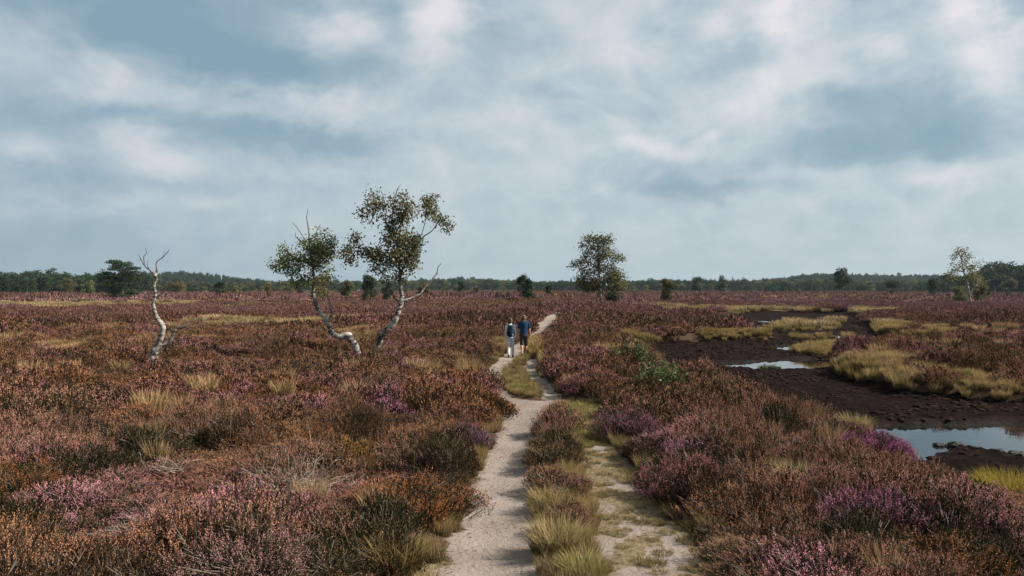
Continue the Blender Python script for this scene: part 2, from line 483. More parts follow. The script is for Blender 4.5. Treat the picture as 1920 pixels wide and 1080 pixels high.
def grass_mat(name, tint=None):
    """vc.R: along blade, vc.G random"""
    m, T = new_mat(name)
    vc = T.new('ShaderNodeSeparateColor'); T.l.new(attr(T, 'vc'), vc.inputs[0])
    a, rn, _ = vc.outputs
    t1 = (*tint, 1) if tint else attr(T, 'tint', 'INSTANCER')
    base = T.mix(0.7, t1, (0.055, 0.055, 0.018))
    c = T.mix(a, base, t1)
    s = T.new('ShaderNodeVectorMath', operation='SCALE'); T.put(s.inputs[0], c); T.put(s.inputs['Scale'], T.maprange(rn, 0, 1, 0.6, 1.4))
    finish(T, s.outputs[0], 0.8, 0.08, transl=0.3)
    return m


def leaf_mat(name, c0, c1, c2=None, transl=0.3):
    m, T = new_mat(name)
    vc = T.new('ShaderNodeSeparateColor'); T.l.new(attr(T, 'vc'), vc.inputs[0])
    oi = T.new('ShaderNodeObjectInfo').outputs['Random']
    c = T.ramp(vc.outputs[1], [(0, c0), (0.7, c1), (1.0, c2 or c1)])
    hv = T.new('ShaderNodeHueSaturation'); T.put(hv.inputs['Color'], c)
    T.put(hv.inputs['Value'], T.maprange(oi, 0, 1, 0.75, 1.25)); T.put(hv.inputs['Hue'], T.maprange(oi, 0, 1, 0.475, 0.52))
    finish(T, hv.outputs[0], 0.65, 0.15, transl=transl)
    return m


def bark_mat(name, light, dark, scale=6.0, dead=False):
    m, T = new_mat(name)
    tc = T.new('ShaderNodeTexCoord').outputs['Object']
    mp = T.new('ShaderNodeMapping'); T.put(mp.inputs[0], tc); mp.inputs['Scale'].default_value = (1, 1, 2.6)
    n1 = T.noise(mp.outputs[0], scale, 6, 0.65, 0.6)
    n2 = T.noise(tc, scale * 0.35, 4, 0.6)
    f = T.ramp(T.math('ADD', T.math('MULTIPLY', n1, 0.6), T.math('MULTIPLY', n2, 0.4)), [(0.475, (1, 1, 1)), (0.535, (0, 0, 0))])
    vc = T.new('ShaderNodeSeparateColor'); T.l.new(attr(T, 'vc'), vc.inputs[0])
    c = T.mix(f, light, dark)
    c = T.mix(vc.outputs[0], c, dark)             # thin twigs are dark
    bs = T.maprange(T.math('ADD', vc.outputs[2], T.math('MULTIPLY', T.math('SUBTRACT', n1, 0.5), 2.2)), 0.35, 0.7)
    c = T.mix(T.math('MULTIPLY', bs, 0.85), c, dark)   # black cracked bark at the foot
    n3 = T.noise(tc, 30, 4, 0.6)
    c = T.mix(T.math('MULTIPLY', n3, 0.35), c, tuple(x * 0.5 for x in light))
    finish(T, c, 0.8, 0.2, bump=n1, bump_d=0.03)
    return m


def ground_mat():
    m, T = new_mat('heath_ground')
    geo = T.new('ShaderNodeNewGeometry').outputs['Position']
    sand = attr(T, 'sand', out='Fac'); peat = attr(T, 'peat', out='Fac'); straw = attr(T, 'straw', out='Fac'); wet = attr(T, 'wet', out='Fac')
    a = T.noise(geo, 1.1, 6, 0.6); b = T.noise(geo, 14, 5, 0.65); c = T.noise(geo, 90, 3, 0.6); d = T.noise(geo, 0.09, 5, 0.6)
    # litter under the heather
    lit = T.mix(T.maprange(b, 0.35, 0.65), (0.028, 0.020, 0.012), (0.085, 0.055, 0.034))
    lit = T.mix(T.math('MULTIPLY', T.maprange(d, 0.42, 0.6), 0.4), lit, (0.09, 0.05, 0.04))
    # pale trodden sand
    sc = T.mix(T.maprange(a, 0.3, 0.7), (0.265, 0.225, 0.200), (0.175, 0.140, 0.118))
    sc = T.mix(T.maprange(b, 0.55, 0.78), sc, (0.22, 0.17, 0.13))
    sc = T.mix(T.maprange(c, 0.60, 0.68), sc, (0.15, 0.11, 0.08))
    dry = T.mix(T.maprange(b, 0.35, 0.7), (0.10, 0.075, 0.042), (0.20, 0.155, 0.095))
    # peat
    mp = T.new('ShaderNodeMapping'); T.put(mp.inputs[0], geo); mp.inputs['Scale'].default_value = (1, 1.6, 1)
    pb = T.noise(mp.outputs[0], 4.0, 8, 0.7, 0.4)
    pc = T.mix(T.maprange(pb, 0.35, 0.68), (0.0035, 0.0026, 0.0022), (0.021, 0.0128, 0.0105))
    pc = T.mix(T.math('MULTIPLY', T.maprange(a, 0.55, 0.7), 0.5), pc, (0.036, 0.016, 0.014))
    e = T.math('ADD', straw, T.math('MULTIPLY', T.math('SUBTRACT', b, 0.5), 0.9))
    col = T.mix(T.maprange(e, 0.35, 0.6), lit, dry)
    e2 = T.math('ADD', T.math('ADD', sand, T.math('MULTIPLY', T.math('SUBTRACT', b, 0.5), 0.7)), T.math('MULTIPLY', T.math('SUBTRACT', a, 0.5), 0.4))
    sf = T.maprange(e2, 0.42, 0.6)
    col = T.mix(sf, col, sc)
    pf = T.maprange(T.math('ADD', peat, T.math('MULTIPLY', T.math('SUBTRACT', b, 0.5), 0.5)), 0.35, 0.6)
    col = T.mix(pf, col, pc)
    rough = T.math('SUBTRACT', 0.95, T.math('MULTIPLY', wet, 0.45))
    bh = T.math('ADD', T.math('ADD', T.math('MULTIPLY', pb, T.math('MULTIPLY', pf, 4.2)), T.math('MULTIPLY', b, 0.75)), T.math('MULTIPLY', c, 0.12))
    bh = T.math('ADD', bh, T.math('MULTIPLY', a, 0.8))
    p = finish(T, col, rough, 0.12, bump=bh, bump_d=0.05)
    T.put(p.inputs['Specular IOR Level'], T.math('ADD', 0.02, T.math('MULTIPLY', wet, 0.12)))
    return m


M_ground = ground_mat()
M_heather = heather_mat('heather_sprigs')
M_grass = grass_mat('grass_blades')
M_birchbark = bark_mat('birch_bark', (0.36, 0.335, 0.30), (0.030, 0.024, 0.022), 4.2)
M_deadbark = bark_mat('weathered_bark', (0.34, 0.30, 0.26), (0.035, 0.026, 0.022), 4.2)
M_darkbark = bark_mat('dark_bark', (0.14, 0.11, 0.09), (0.03, 0.022, 0.018), 4.0)
M_birchleaf = leaf_mat('birch_leaves', (0.060, 0.072, 0.026), (0.155, 0.160, 0.060), (0.38, 0.36, 0.175), 0.42)
M_olive = leaf_mat('olive_leaves', (0.044, 0.054, 0.020), (0.125, 0.120, 0.048), (0.26, 0.22, 0.11), 0.32)
M_pineleaf = leaf_mat('pine_needles', (0.010, 0.022, 0.011), (0.028, 0.046, 0.020), (0.065, 0.08, 0.032), 0.12)
M_juniper = leaf_mat('juniper_needles', (0.010, 0.020, 0.010), (0.030, 0.050, 0.020), (0.07, 0.09, 0.035), 0.1)
M_woodleaf = leaf_mat('woodland_leaves', (0.012, 0.026, 0.011), (0.034, 0.052, 0.022), (0.075, 0.085, 0.038), 0.2)
M_shrubleaf = leaf_mat('shrub_leaves', (0.030, 0.050, 0.016), (0.085, 0.120, 0.040), (0.34, 0.35, 0.17), 0.3)
M_rustleaf = leaf_mat('rusty_leaves', (0.07, 0.05, 0.022), (0.13, 0.10, 0.045), (0.2, 0.15, 0.07), 0.2)


# ------------------------------------------------------------------ the ground sheet, split into ground, path and bog floor
def axis_coords(spec):
    out = [spec[0][0]]
    for (a, b, s) in spec:
        n = max(1, int(round((b - a) / s))); out += list(np.linspace(a, b, n + 1)[1:])
    return np.array(out)


def geom(a, b, n): return list(np.geomspace(a, b, n))


def build_ground():
    xs = axis_coords([(-22, -8, 0.25), (-8, -3, 0.14), (-3, 5, 0.06), (5, 26, 0.12), (26, 40, 0.3)])
    xs = np.concatenate([-np.array(geom(22.5, 3200, 60))[::-1], xs, np.array(geom(40.5, 3200, 50))])
    ys = axis_coords([(2, 12, 0.06), (12, 26, 0.09), (26, 45, 0.14), (45, 80, 0.35)])
    ys = np.concatenate([-np.array(geom(3, 600, 14))[::-1], [0], ys, np.array(geom(81, 2600, 130))])
    nx, ny = len(xs), len(ys)
    X, Y = np.meshgrid(xs, ys); x = X.ravel(); y = Y.ravel()
    z = height(x, y)
    near = (y < 170) & (np.abs(x) < 130)
    def soft(polys, w, seed, amp):
        r = np.zeros(len(x)); xn, yn = x[near], y[near]
        d = sdm(polys, xn, yn) + (fbm(xn, yn, 2.5, 4, seed) - 0.5) * amp
        r[near] = np.clip(0.5 - d / w, 0, 1); return r
    sand = soft(SAND, 0.40, 21, 0.36)
    patch = soft(PATCH, 0.5, 22, 0.5); pn = fbm(x * 1.5, y * 0.6, 1.6, 4, 23)
    sand = np.maximum(sand, patch * np.clip((pn - 0.30) * 3.2, 0, 1))
    straw = np.maximum(patch, soft(TURF + STRIP, 0.3, 24, 0.3)); straw = np.maximum(straw, soft(GRASS, 1.0, 25, 1.0))
    peat = soft(PEAT, 0.6, 26, 0.7) * (1 - soft(ISLES, 0.5, 27, 0.4))
    pd = np.full(len(x), 9.0); pd[near] = sdm(PEAT, x[near], y[near]); straw = straw * np.clip((pd - 0.7) / 0.8, 0, 1)
    wet = soft(WATER, 0.9, 12, 0.5)
    # bare brown under the far heather, pale tracks far off
    v = np.stack([x, y, z], 1)
    i = (np.arange(ny - 1)[:, None] * nx + np.arange(nx - 1)[None, :]).ravel()
    q = np.stack([i, i + 1, i + nx + 1, i + nx], 1)
    sf = sand[q].mean(1) > 0.5; pf = (peat[q].mean(1) > 0.5) & ~sf
    for name, mask, lab in (('ground', ~sf & ~pf, 'brown heath floor under the heather'), ('path', sf, 'pale sandy footpath winding through the heather'), ('bog_floor', pf, 'bare dark brown peat of the drained bog')):
        fq = q[mask]; used = np.unique(fq); remap = np.zeros(len(v), int); remap[used] = np.arange(len(used))
        me = mesh_np(name, v[used], [remap[fq]], [M_ground], smooth=True, extra={'sand': sand[used], 'peat': peat[used], 'straw': straw[used], 'wet': wet[used]})
        tag(link(name, me), lab, kind='structure')


build_ground()


def build_water():
    m, T = new_mat('bog_water')
    geo = T.new('ShaderNodeNewGeometry').outputs['Position']
    n = T.noise(geo, 3.0, 3, 0.5)
    p = finish(T, (0.012, 0.011, 0.010), 0.03, 0.5, bump=n, bump_d=0.004, bstr=0.5)
    p.inputs['IOR'].default_value = 1.6
    me = bpy.data.meshes.new('water')
    P = [(3.5, 10), (60, 10), (60, 90), (3.5, 90)]
    # one level sheet lying in the hollow; it shows only where the peat dips below it
    xs = np.linspace(5, 62, 20); ys = np.linspace(12, 92, 24); X, Y = np.meshgrid(xs, ys)
    v = np.stack([X.ravel(), Y.ravel(), np.full(X.size, ZW)], 1)
    nx = len(xs); i = (np.arange(len(ys) - 1)[:, None] * nx + np.arange(nx - 1)[None, :]).ravel()
    q = np.stack([i, i + 1, i + nx + 1, i + nx], 1)
    c = v[q].mean(1); keep = sdm(PEAT, c[:, 0], c[:, 1]) < 3.5; q = q[keep]
    used = np.unique(q); rm = np.zeros(len(v), int); rm[used] = np.arange(len(used))
    tag(link('water', mesh_np('water', v[used], [rm[q]], [m])), 'still bog water reflecting the sky', kind='structure')


build_water()


# ------------------------------------------------------------------ scattering (ground cover only)
def proto_collection(name, meshes):
    col = bpy.data.collections.new(name)
    for i, me in enumerate(meshes):
        o = bpy.data.objects.new('%s_%02d' % (name, i), me); col.objects.link(o)
    return col


def scatter(name, col, nproto, pts, scale, rotz, tint, under, label, tilt=None, idx=None, rg=rng):
    n = len(pts)
    me = bpy.data.meshes.new(name); me.vertices.add(n); me.vertices.foreach_set('co', np.asarray(pts, np.float32).ravel())
    def at(nm, typ, arr, key):
        a = me.attributes.new(nm, typ, 'POINT'); a.data.foreach_set(key, np.asarray(arr, np.float32 if typ != 'INT' else np.int32).ravel())
    rot = np.zeros((n, 3)); rot[:, 2] = rotz
    if tilt is not None: rot[:, :2] = tilt
    at('rot', 'FLOAT_VECTOR', rot, 'vector'); at('scl', 'FLOAT_VECTOR', scale, 'vector')
    at('pick', 'INT', rg.integers(0, nproto, n) if idx is None else idx, 'value')
    c4 = np.ones((n, 4)); c4[:, :3] = tint; at('tint', 'FLOAT_COLOR', c4, 'color')
    if under is not None: c5 = np.ones((n, 4)); c5[:, :3] = under; at('under', 'FLOAT_COLOR', c5, 'color')
    o = link(name, me)
    ng = bpy.data.node_groups.new(name + '_nodes', 'GeometryNodeTree')
    ng.interface.new_socket('Geometry', in_out='INPUT', socket_type='NodeSocketGeometry')
    ng.interface.new_socket('Geometry', in_out='OUTPUT', socket_type='NodeSocketGeometry')
    N = ng.nodes; L = ng.links
    gi = N.new('NodeGroupInput'); go = N.new('NodeGroupOutput')
    mp = N.new('GeometryNodeMeshToPoints'); ip = N.new('GeometryNodeInstanceOnPoints'); ci = N.new('GeometryNodeCollectionInfo')
    ci.inputs['Collection'].default_value = col; ci.inputs['Separate Children'].default_value = True; ci.inputs['Reset Children'].default_value = True
    def named(nm, typ):
        x = N.new('GeometryNodeInputNamedAttribute'); x.data_type = typ; x.inputs['Name'].default_value = nm
        return [s for s in x.outputs if s.enabled and s.name == 'Attribute'][0]
    L.new(gi.outputs[0], mp.inputs['Mesh']); L.new(mp.outputs[0], ip.inputs['Points']); L.new(ci.outputs[0], ip.inputs['Instance'])
    ip.inputs['Pick Instance'].default_value = True
    L.new(named('pick', 'INT'), ip.inputs['Instance Index']); L.new(named('scl', 'FLOAT_VECTOR'), ip.inputs['Scale'])
    e2r = N.new('FunctionNodeEulerToRotation'); L.new(named('rot', 'FLOAT_VECTOR'), e2r.inputs[0]); L.new(e2r.outputs[0], ip.inputs['Rotation'])
    L.new(ip.outputs[0], go.inputs[0])
    md = o.modifiers.new('scatter', 'NODES'); md.node_group = ng
    tag(o, label, kind='stuff')
    return o


def wedge_points(y0, y1, s, rg, margin=3.0, k=0.66):
    """jittered grid over the part of the heath the camera looks across, with a margin"""
    out = []
    ys = np.arange(y0, y1, s)
    for y in ys:
        w = k * y + margin
        xs = np.arange(-w, w, s)
        out.append(np.stack([xs, np.full(len(xs), y)], 1))
    p = np.concatenate(out)
    return p + rg.uniform(-0.48, 0.48, p.shape) * s


# colour fields of the heath (linear base colours)
ROSE = np.array([0.36, 0.145, 0.150]); MAUVE = np.array([0.38, 0.175, 0.215]); DUSTY = np.array([0.32, 0.150, 0.115])
RUST = np.array([0.35, 0.145, 0.062]); BROWN = np.array([0.20, 0.105, 0.060]); OLIVE = np.array([0.13, 0.088, 0.040]); PINK = np.array([0.44, 0.19, 0.245])
STRAW = np.array([0.42, 0.30, 0.13]); UGREEN = np.array([0.018, 0.018, 0.008]); UBROWN = np.array([0.034, 0.020, 0.012])


def lerp(a, b, t): return a + (b - a) * t[:, None]


def heath_tint(x, y, rg):
    n = len(x)
    f1 = fbm(x, y, 0.55, 3, 31); f2 = fbm(x, y, 0.16, 3, 32); f3 = fbm(x, y, 0.9, 2, 33); f4 = fbm(x, y, 0.5, 3, 34); r = rg.random(n)
    S = lambda v, a, b: np.clip((v - a) / (b - a), 0, 1)
    right = S(x / np.maximum(y, 1), -0.05, 0.12)
    midleft = np.exp(-((y - 32) / 14) ** 2) * S(-x, -1, 6)
    farness = S(y, 42, 92)
    c = lerp(np.tile(DUSTY, (n, 1)), ROSE, S(f1, 0.42, 0.58))
    c = lerp(c, RUST, S(f4, 0.46, 0.56) * (1 - 0.55 * right) * (1 - farness) * 0.95)
    c = lerp(c, BROWN, S(f2, 0.46, 0.6) * 0.6 * (1 - farness))
    c = lerp(c, BROWN * 1.15, midleft * 0.75 * S(f3, 0.3, 0.5))
    c = lerp(c, OLIVE, S(f3, 0.62, 0.72) * 0.7 * (1 - 0.6 * farness))
    c = lerp(c, PINK, S(f1 * 0.6 + f4 * 0.2 + r * 0.2, 0.60, 0.66) * (1 - farness) * 0.9)
    fc = lerp(np.tile(np.array([0.265, 0.140, 0.132]), (n, 1)), np.array([0.290, 0.155, 0.172]), S(fbm(x, y, 0.03, 3, 35), 0.4, 0.6))
    fc = lerp(fc, BROWN * 1.1, S(fbm(x, y, 0.08, 3, 36), 0.45, 0.6) * 0.6); fc = lerp(fc, STRAW * 0.7, S(fbm(x * 0.4, y, 0.05, 3, 37), 0.60, 0.68) * 0.8)
    c = lerp(c, fc, farness * 0.92)
    c = c * (0.85 + 0.5 * rg.random((n, 1))) * np.where(y < 60, 1.12, 1.0)[:, None]
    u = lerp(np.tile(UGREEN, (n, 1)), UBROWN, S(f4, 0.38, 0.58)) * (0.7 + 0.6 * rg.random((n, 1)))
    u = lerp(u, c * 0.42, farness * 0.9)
    return c, u


def rand_dirs(rg, n, spread):
    th = rg.random(n) * 2 * math.pi; t = np.tan(spread * np.sqrt(rg.random(n)))
    return unit(np.stack([np.cos(th) * t, np.sin(th) * t, np.ones(n)], 1))


def heather_proto(seed, rad, hgt, nsp, florets, fl, fw, splen, nfol, folsz, mat, nwood=0, name='heather', tip=1.0):
    rg = np.random.default_rng(seed); b = Buf()
    r = rad * np.sqrt(rg.random(nsp)); th = rg.random(nsp) * 2 * math.pi
    ph = rg.random(4) * 6; lob = 1 + 0.22 * np.sin(3 * th + ph[0]) + 0.14 * np.sin(5 * th + ph[1])
    x = r * lob * np.cos(th); y = r * lob * np.sin(th)
    top = hgt * (1 - 0.50 * (r / rad) ** 2.8) * (0.80 + 0.20 * np.sin(7 * x / rad + ph[2]) * np.cos(6 * y / rad + ph[3])) + rg.normal(0, 0.035 * hgt / 0.4, nsp)
    rnd = rg.random(nsp)
    # clumps of neighbouring spikes share a tone
    out = np.stack([np.cos(th), np.sin(th), np.zeros(nsp)], 1)
    ax = unit(out * (0.12 + 0.45 * (r / rad))[:, None] + np.array([0, 0, 1.0]) + rg.normal(0, 0.20, (nsp, 3)))
    ln = splen * rg.uniform(0.6, 1.35, nsp); basep = np.stack([x, y, np.maximum(top - ln, 0.02)], 1)
    # florets along each spike
    k = florets; t = (np.arange(k) + 0.5) / k
    T_ = 0.25 + 0.75 * t[None, :] * np.ones((nsp, 1))
    P = basep[:, None, :] + ax[:, None, :] * (ln[:, None] * T_)[:, :, None]
    n = nsp * k
    d = unit(ax[:, None, :] * 0.9 + rg.normal(0, 0.75, (nsp, k, 3))).reshape(-1, 3)
    P = P.reshape(-1, 3) + rg.normal(0, fw * 0.25, (n, 3))
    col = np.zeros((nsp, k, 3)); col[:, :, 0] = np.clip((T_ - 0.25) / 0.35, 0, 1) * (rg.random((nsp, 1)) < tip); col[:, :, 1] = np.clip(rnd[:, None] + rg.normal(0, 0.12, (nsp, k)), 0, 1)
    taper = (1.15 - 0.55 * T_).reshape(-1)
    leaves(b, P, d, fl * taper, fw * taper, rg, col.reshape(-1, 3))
    # stems carrying the spikes
    sb = basep * np.array([0.75, 0.75, 0.45]); cs = np.zeros((nsp, 3)); cs[:, 1] = rnd * 0.6; cs[:, 2] = 0.25
    blades(b, sb, basep + ax * ln[:, None] * 0.7, fw * 0.55, rg, cs, cs, 0.05)
    # foliage below
    if nfol:
        r2 = rad * np.sqrt(rg.random(nfol)) * 1.0; th2 = rg.random(nfol) * 2 * math.pi
        lob2 = 1 + 0.22 * np.sin(3 * th2 + ph[0]) + 0.14 * np.sin(5 * th2 + ph[1])
        x2 = r2 * lob2 * np.cos(th2); y2 = r2 * lob2 * np.sin(th2)
        tp = hgt * (1 - 0.50 * (r2 / rad) ** 2.8) - splen * 0.4
        z2 = np.maximum(tp, 0.03) * (0.15 + 0.85 * rg.random(nfol) ** 0.6)
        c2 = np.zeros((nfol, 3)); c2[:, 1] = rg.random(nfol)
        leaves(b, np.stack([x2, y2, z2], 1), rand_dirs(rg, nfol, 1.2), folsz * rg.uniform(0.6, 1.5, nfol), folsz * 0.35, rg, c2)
    for _ in range(nwood):
        a = rg.random() * 6.28; rr = rad * rg.uniform(0.3, 1.05)
        p = smooth_path([(0.06 * math.cos(a), 0.06 * math.sin(a), 0), (rr * .5 * math.cos(a + .2), rr * .5 * math.sin(a + .2), hgt * .45), (rr * math.cos(a), rr * math.sin(a), hgt * rg.uniform(.55, .85))], 2)
        tube(b, p, np.linspace(0.006, 0.002, len(p)), 3, (0, 0.5, 1), cap=False)
    return b.mesh(name, [mat])


def grass_proto(seed, rad, hgt, n, width, mat, lean=0.6, name='grass'):
    rg = np.random.default_rng(seed); b = Buf()
    r = rad * 0.55 * np.sqrt(rg.random(n)); th = rg.random(n) * 6.283
    base = np.stack([r * np.cos(th), r * np.sin(th), np.zeros(n)], 1)
    L = hgt * rg.uniform(0.45, 1.15, n); a2 = th + rg.normal(0, 0.8, n); ln = lean * np.sqrt(rg.random(n)) + 0.05
    tip = base + np.stack([np.cos(a2) * np.sin(ln), np.sin(a2) * np.sin(ln), np.cos(ln)], 1) * L[:, None]
    tip[:, 0] -= 0.06 * L
    g = rg.random(n)
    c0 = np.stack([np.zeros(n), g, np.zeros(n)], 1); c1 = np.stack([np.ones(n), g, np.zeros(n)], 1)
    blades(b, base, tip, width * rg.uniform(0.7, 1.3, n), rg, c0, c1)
    return b.mesh(name, [mat])


HB = dict(
    A=proto_collection('heather_near', [heather_proto(100 + i, 0.34, 0.42, 380, 13, 0.0165, 0.0105, 0.15, 900, 0.035, M_heather, 26) for i in range(9)]
                       + [heather_proto(120 + i, 0.34, 0.38, 420, 11, 0.014, 0.007, 0.13, 1300, 0.035, M_heather, 30, tip=0.25) for i in range(3)]),
    B=proto_collection('heather_middle', [heather_proto(140 + i, 0.42, 0.44, 440, 5, 0.031, 0.015, 0.14, 480, 0.07, M_heather, 0) for i in range(8)]),
    Cc=proto_collection('heather_distant', [heather_proto(160 + i, 1.1, 0.46, 900, 2, 0.085, 0.040, 0.13, 320, 0.20, M_heather, 0) for i in range(6)]),
    D=proto_collection('heather_far', [heather_proto(180 + i, 4.2, 0.55, 700, 1, 0.36, 0.22, 0.20, 160, 0.7, M_heather, 0) for i in range(5)]))
GB = dict(
    A=proto_collection('grass_near', [grass_proto(200 + i, 0.22, 0.34, 260, 0.005, M_grass) for i in range(6)]),
    T=proto_collection('turf_near', [grass_proto(220 + i, 0.20, 0.10, 240, 0.005, M_grass, 1.1) for i in range(5)]),
    B=proto_collection('grass_middle', [grass_proto(240 + i, 0.42, 0.50, 230, 0.018, M_grass, 0.5) for i in range(6)]),
    Cc=proto_collection('grass_distant', [grass_proto(260 + i, 1.4, 0.55, 260, 0.07, M_grass, 0.5) for i in range(4)]))

HEROES = []      # footprints of the individually built bushes: x, y, radius


def clear_of_heroes(x, y, pad=0.0):
    ok = np.ones(len(x), bool)
    for hx, hy, hr in HEROES: ok &= (x - hx) ** 2 + (y - hy) ** 2 > (hr + pad) ** 2
    return ok


# ------------------------------------------------------------------ named heather bushes and grass tussocks
def place_heroes():
    gold = (0.40, 0.19, 0.055); rust = (0.36, 0.135, 0.05); pink = (0.44, 0.165, 0.28); mag = (0.44, 0.12, 0.28); rose = (0.38, 0.14, 0.155); pale = (0.38, 0.20, 0.20)
    brown = (0.20, 0.11, 0.055)
    L = [(1640, 960, .62, .62, pink, 'large dark heather bush with bright purple-pink flower tips at the lower right'),
         (1640, 828, .62, .50, mag, 'magenta flowering heather bush beside the near bog pool'),
         (1310, 885, .80, .52, rose, 'broad dusty rose heather bush on the right edge of the trodden sand patch'),
         (1115, 716, .85, .62, rose, 'rounded rose heather bush just right of where the path forks'),
         (1500, 850, .60, .48, pale, 'pale pink heather bush in the carpet left of the magenta bush by the pool'),
         (1180, 790, .62, .55, (0.30, 0.12, 0.16), 'dusky purple heather bush on the right above the patch of short green turf'),
         (770, 925, .72, .60, rust, 'big rusty orange heather bush on the left edge of the sandy path'),
         (655, 855, .55, .52, gold, 'golden orange heather bush behind the big rusty one, left of the path'),
         (720, 758, .85, .52, pink, 'pink flowering heather bush left of the bend in the path'),
         (875, 812, .42, .46, (0.34, 0.15, 0.30), 'small mauve heather bush on the left bank of the path above the rusty bushes'),
         (672, 672, .95, .55, mag, 'vivid pink heather bush at the foot of the two leaning birches'),
         (90, 706, 1.0, .50, rose, 'rose heather bush at the far left below the straw grass'),
         (470, 1050, .70, .50, pale, 'pale pink heather bush at the bottom edge, left of the grass tussock'),
         (225, 820, .60, .50, (0.34, 0.17, 0.07), 'golden brown heather bush in the left foreground'),
         (905, 748, .72, .58, rust, 'rusty red heather bush bulging over the left side of the path bend'),
         (1032, 838, .45, .50, brown, 'brown withered heather bush at the top of the strip between the two tracks'),
         (4, 668, .90, .50, mag, 'bright purple heather bush cut by the left edge of the picture'),
         (1697, 662, .55, .45, mag, 'small magenta heather bush on the mound behind the yellow bog grass'),
         (1765, 1040, .50, .46, rust, 'rusty orange heather bush in front of the large purple-pink one'),
         (1200, 690, .45, .45, (0.42, 0.18, 0.24), 'small pink heather bush between the two leafy green shrubs'),
         (1050, 636, .85, .60, (0.16, 0.10, 0.06), 'dark green heather bush right of the walkers'),
         (30, 900, .60, .52, (0.30, 0.12, 0.05), 'reddish brown heather bush at the left edge of the foreground')]
    for i, (px, py, r, h, tint, lab) in enumerate(L):
        x, y = gp(px, py, h * 0.55)
        dark = (0.014, 0.016, 0.007)
        m = heather_mat('heather_bush_%d' % i, tint, dark)
        far = y > 17
        n = int(1500 * (r / .62) ** 2)
        if far: me = heather_proto(300 + i, r, h, int(n * 0.7), 5, 0.032, 0.016, 0.16, int(n * 1.2), 0.06, m, 0, name='heather_bush')
        else: me = heather_proto(300 + i, r, h, n, 13, 0.0165, 0.0105, 0.16, int(n * 2.6), 0.035, m, 60, name='heather_bush', tip=0.9)
        o = link('heather_bush', me, loc=(x, y, H1(x, y) - 0.02))
        tag(o, lab, 'heather bush')
        HEROES.append((x, y, r * 0.85))
    G = [(745, 1050, .36, .40, (0.33, 0.24, 0.10), 'yellow-green grass tussock at the bottom edge left of the path'),
         (1045, 1010, .34, .42, (0.38, 0.285, 0.14), 'long straw grass tussock at the near end of the strip between the tracks'),
         (1030, 930, .30, .36, (0.38, 0.28, 0.135), 'straw grass tussock in the middle of the strip between the tracks'),
         (1095, 1060, .30, .28, (0.34, 0.29, 0.11), 'low greenish grass tussock at the bottom edge beside the sand patch'),
         (1895, 885, .60, .46, (0.36, 0.28, 0.05), 'bright yellow-green grass tussock at the right edge by the near pool'),
         (1360, 716, .55, .42, (0.42, 0.30, 0.05), 'small golden grass tussock on the near edge of the peat'),
         (1500, 915, .40, .52, (0.36, 0.29, 0.13), 'thin pale grass tussock above the large purple-pink heather bush'),
         (1600, 775, .45, .50, (0.34, 0.26, 0.12), 'wispy dry grass tussock on the bank above the near bog pool'),
         (1345, 935, .35, .40, (0.42, 0.27, 0.13), 'reddish straw tussock at the edge of the trodden sand')]
    for i, (px, py, r, h, tint, lab) in enumerate(G):
        x, y = gp(px, py, h * 0.3)
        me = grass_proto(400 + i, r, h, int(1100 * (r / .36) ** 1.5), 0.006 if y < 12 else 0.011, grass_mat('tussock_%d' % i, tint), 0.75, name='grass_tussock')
        tag(link('grass_tussock', me, loc=(x, y, H1(x, y) - 0.01)), lab, 'grass tussock')


place_heroes()
for _p, _q in ((950, 668), (965, 676), (985, 690), (975, 664), (1000, 668), (955, 688), (968, 700), (935, 680), (1000, 690)): HEROES.append((*gp(_p, _q, 0.0), .8))
for _x, _y in TREE_FEET: HEROES += [(_x, _y, .35), (_x, _y - .7, .45), (_x, _y - 1.4, .4)]


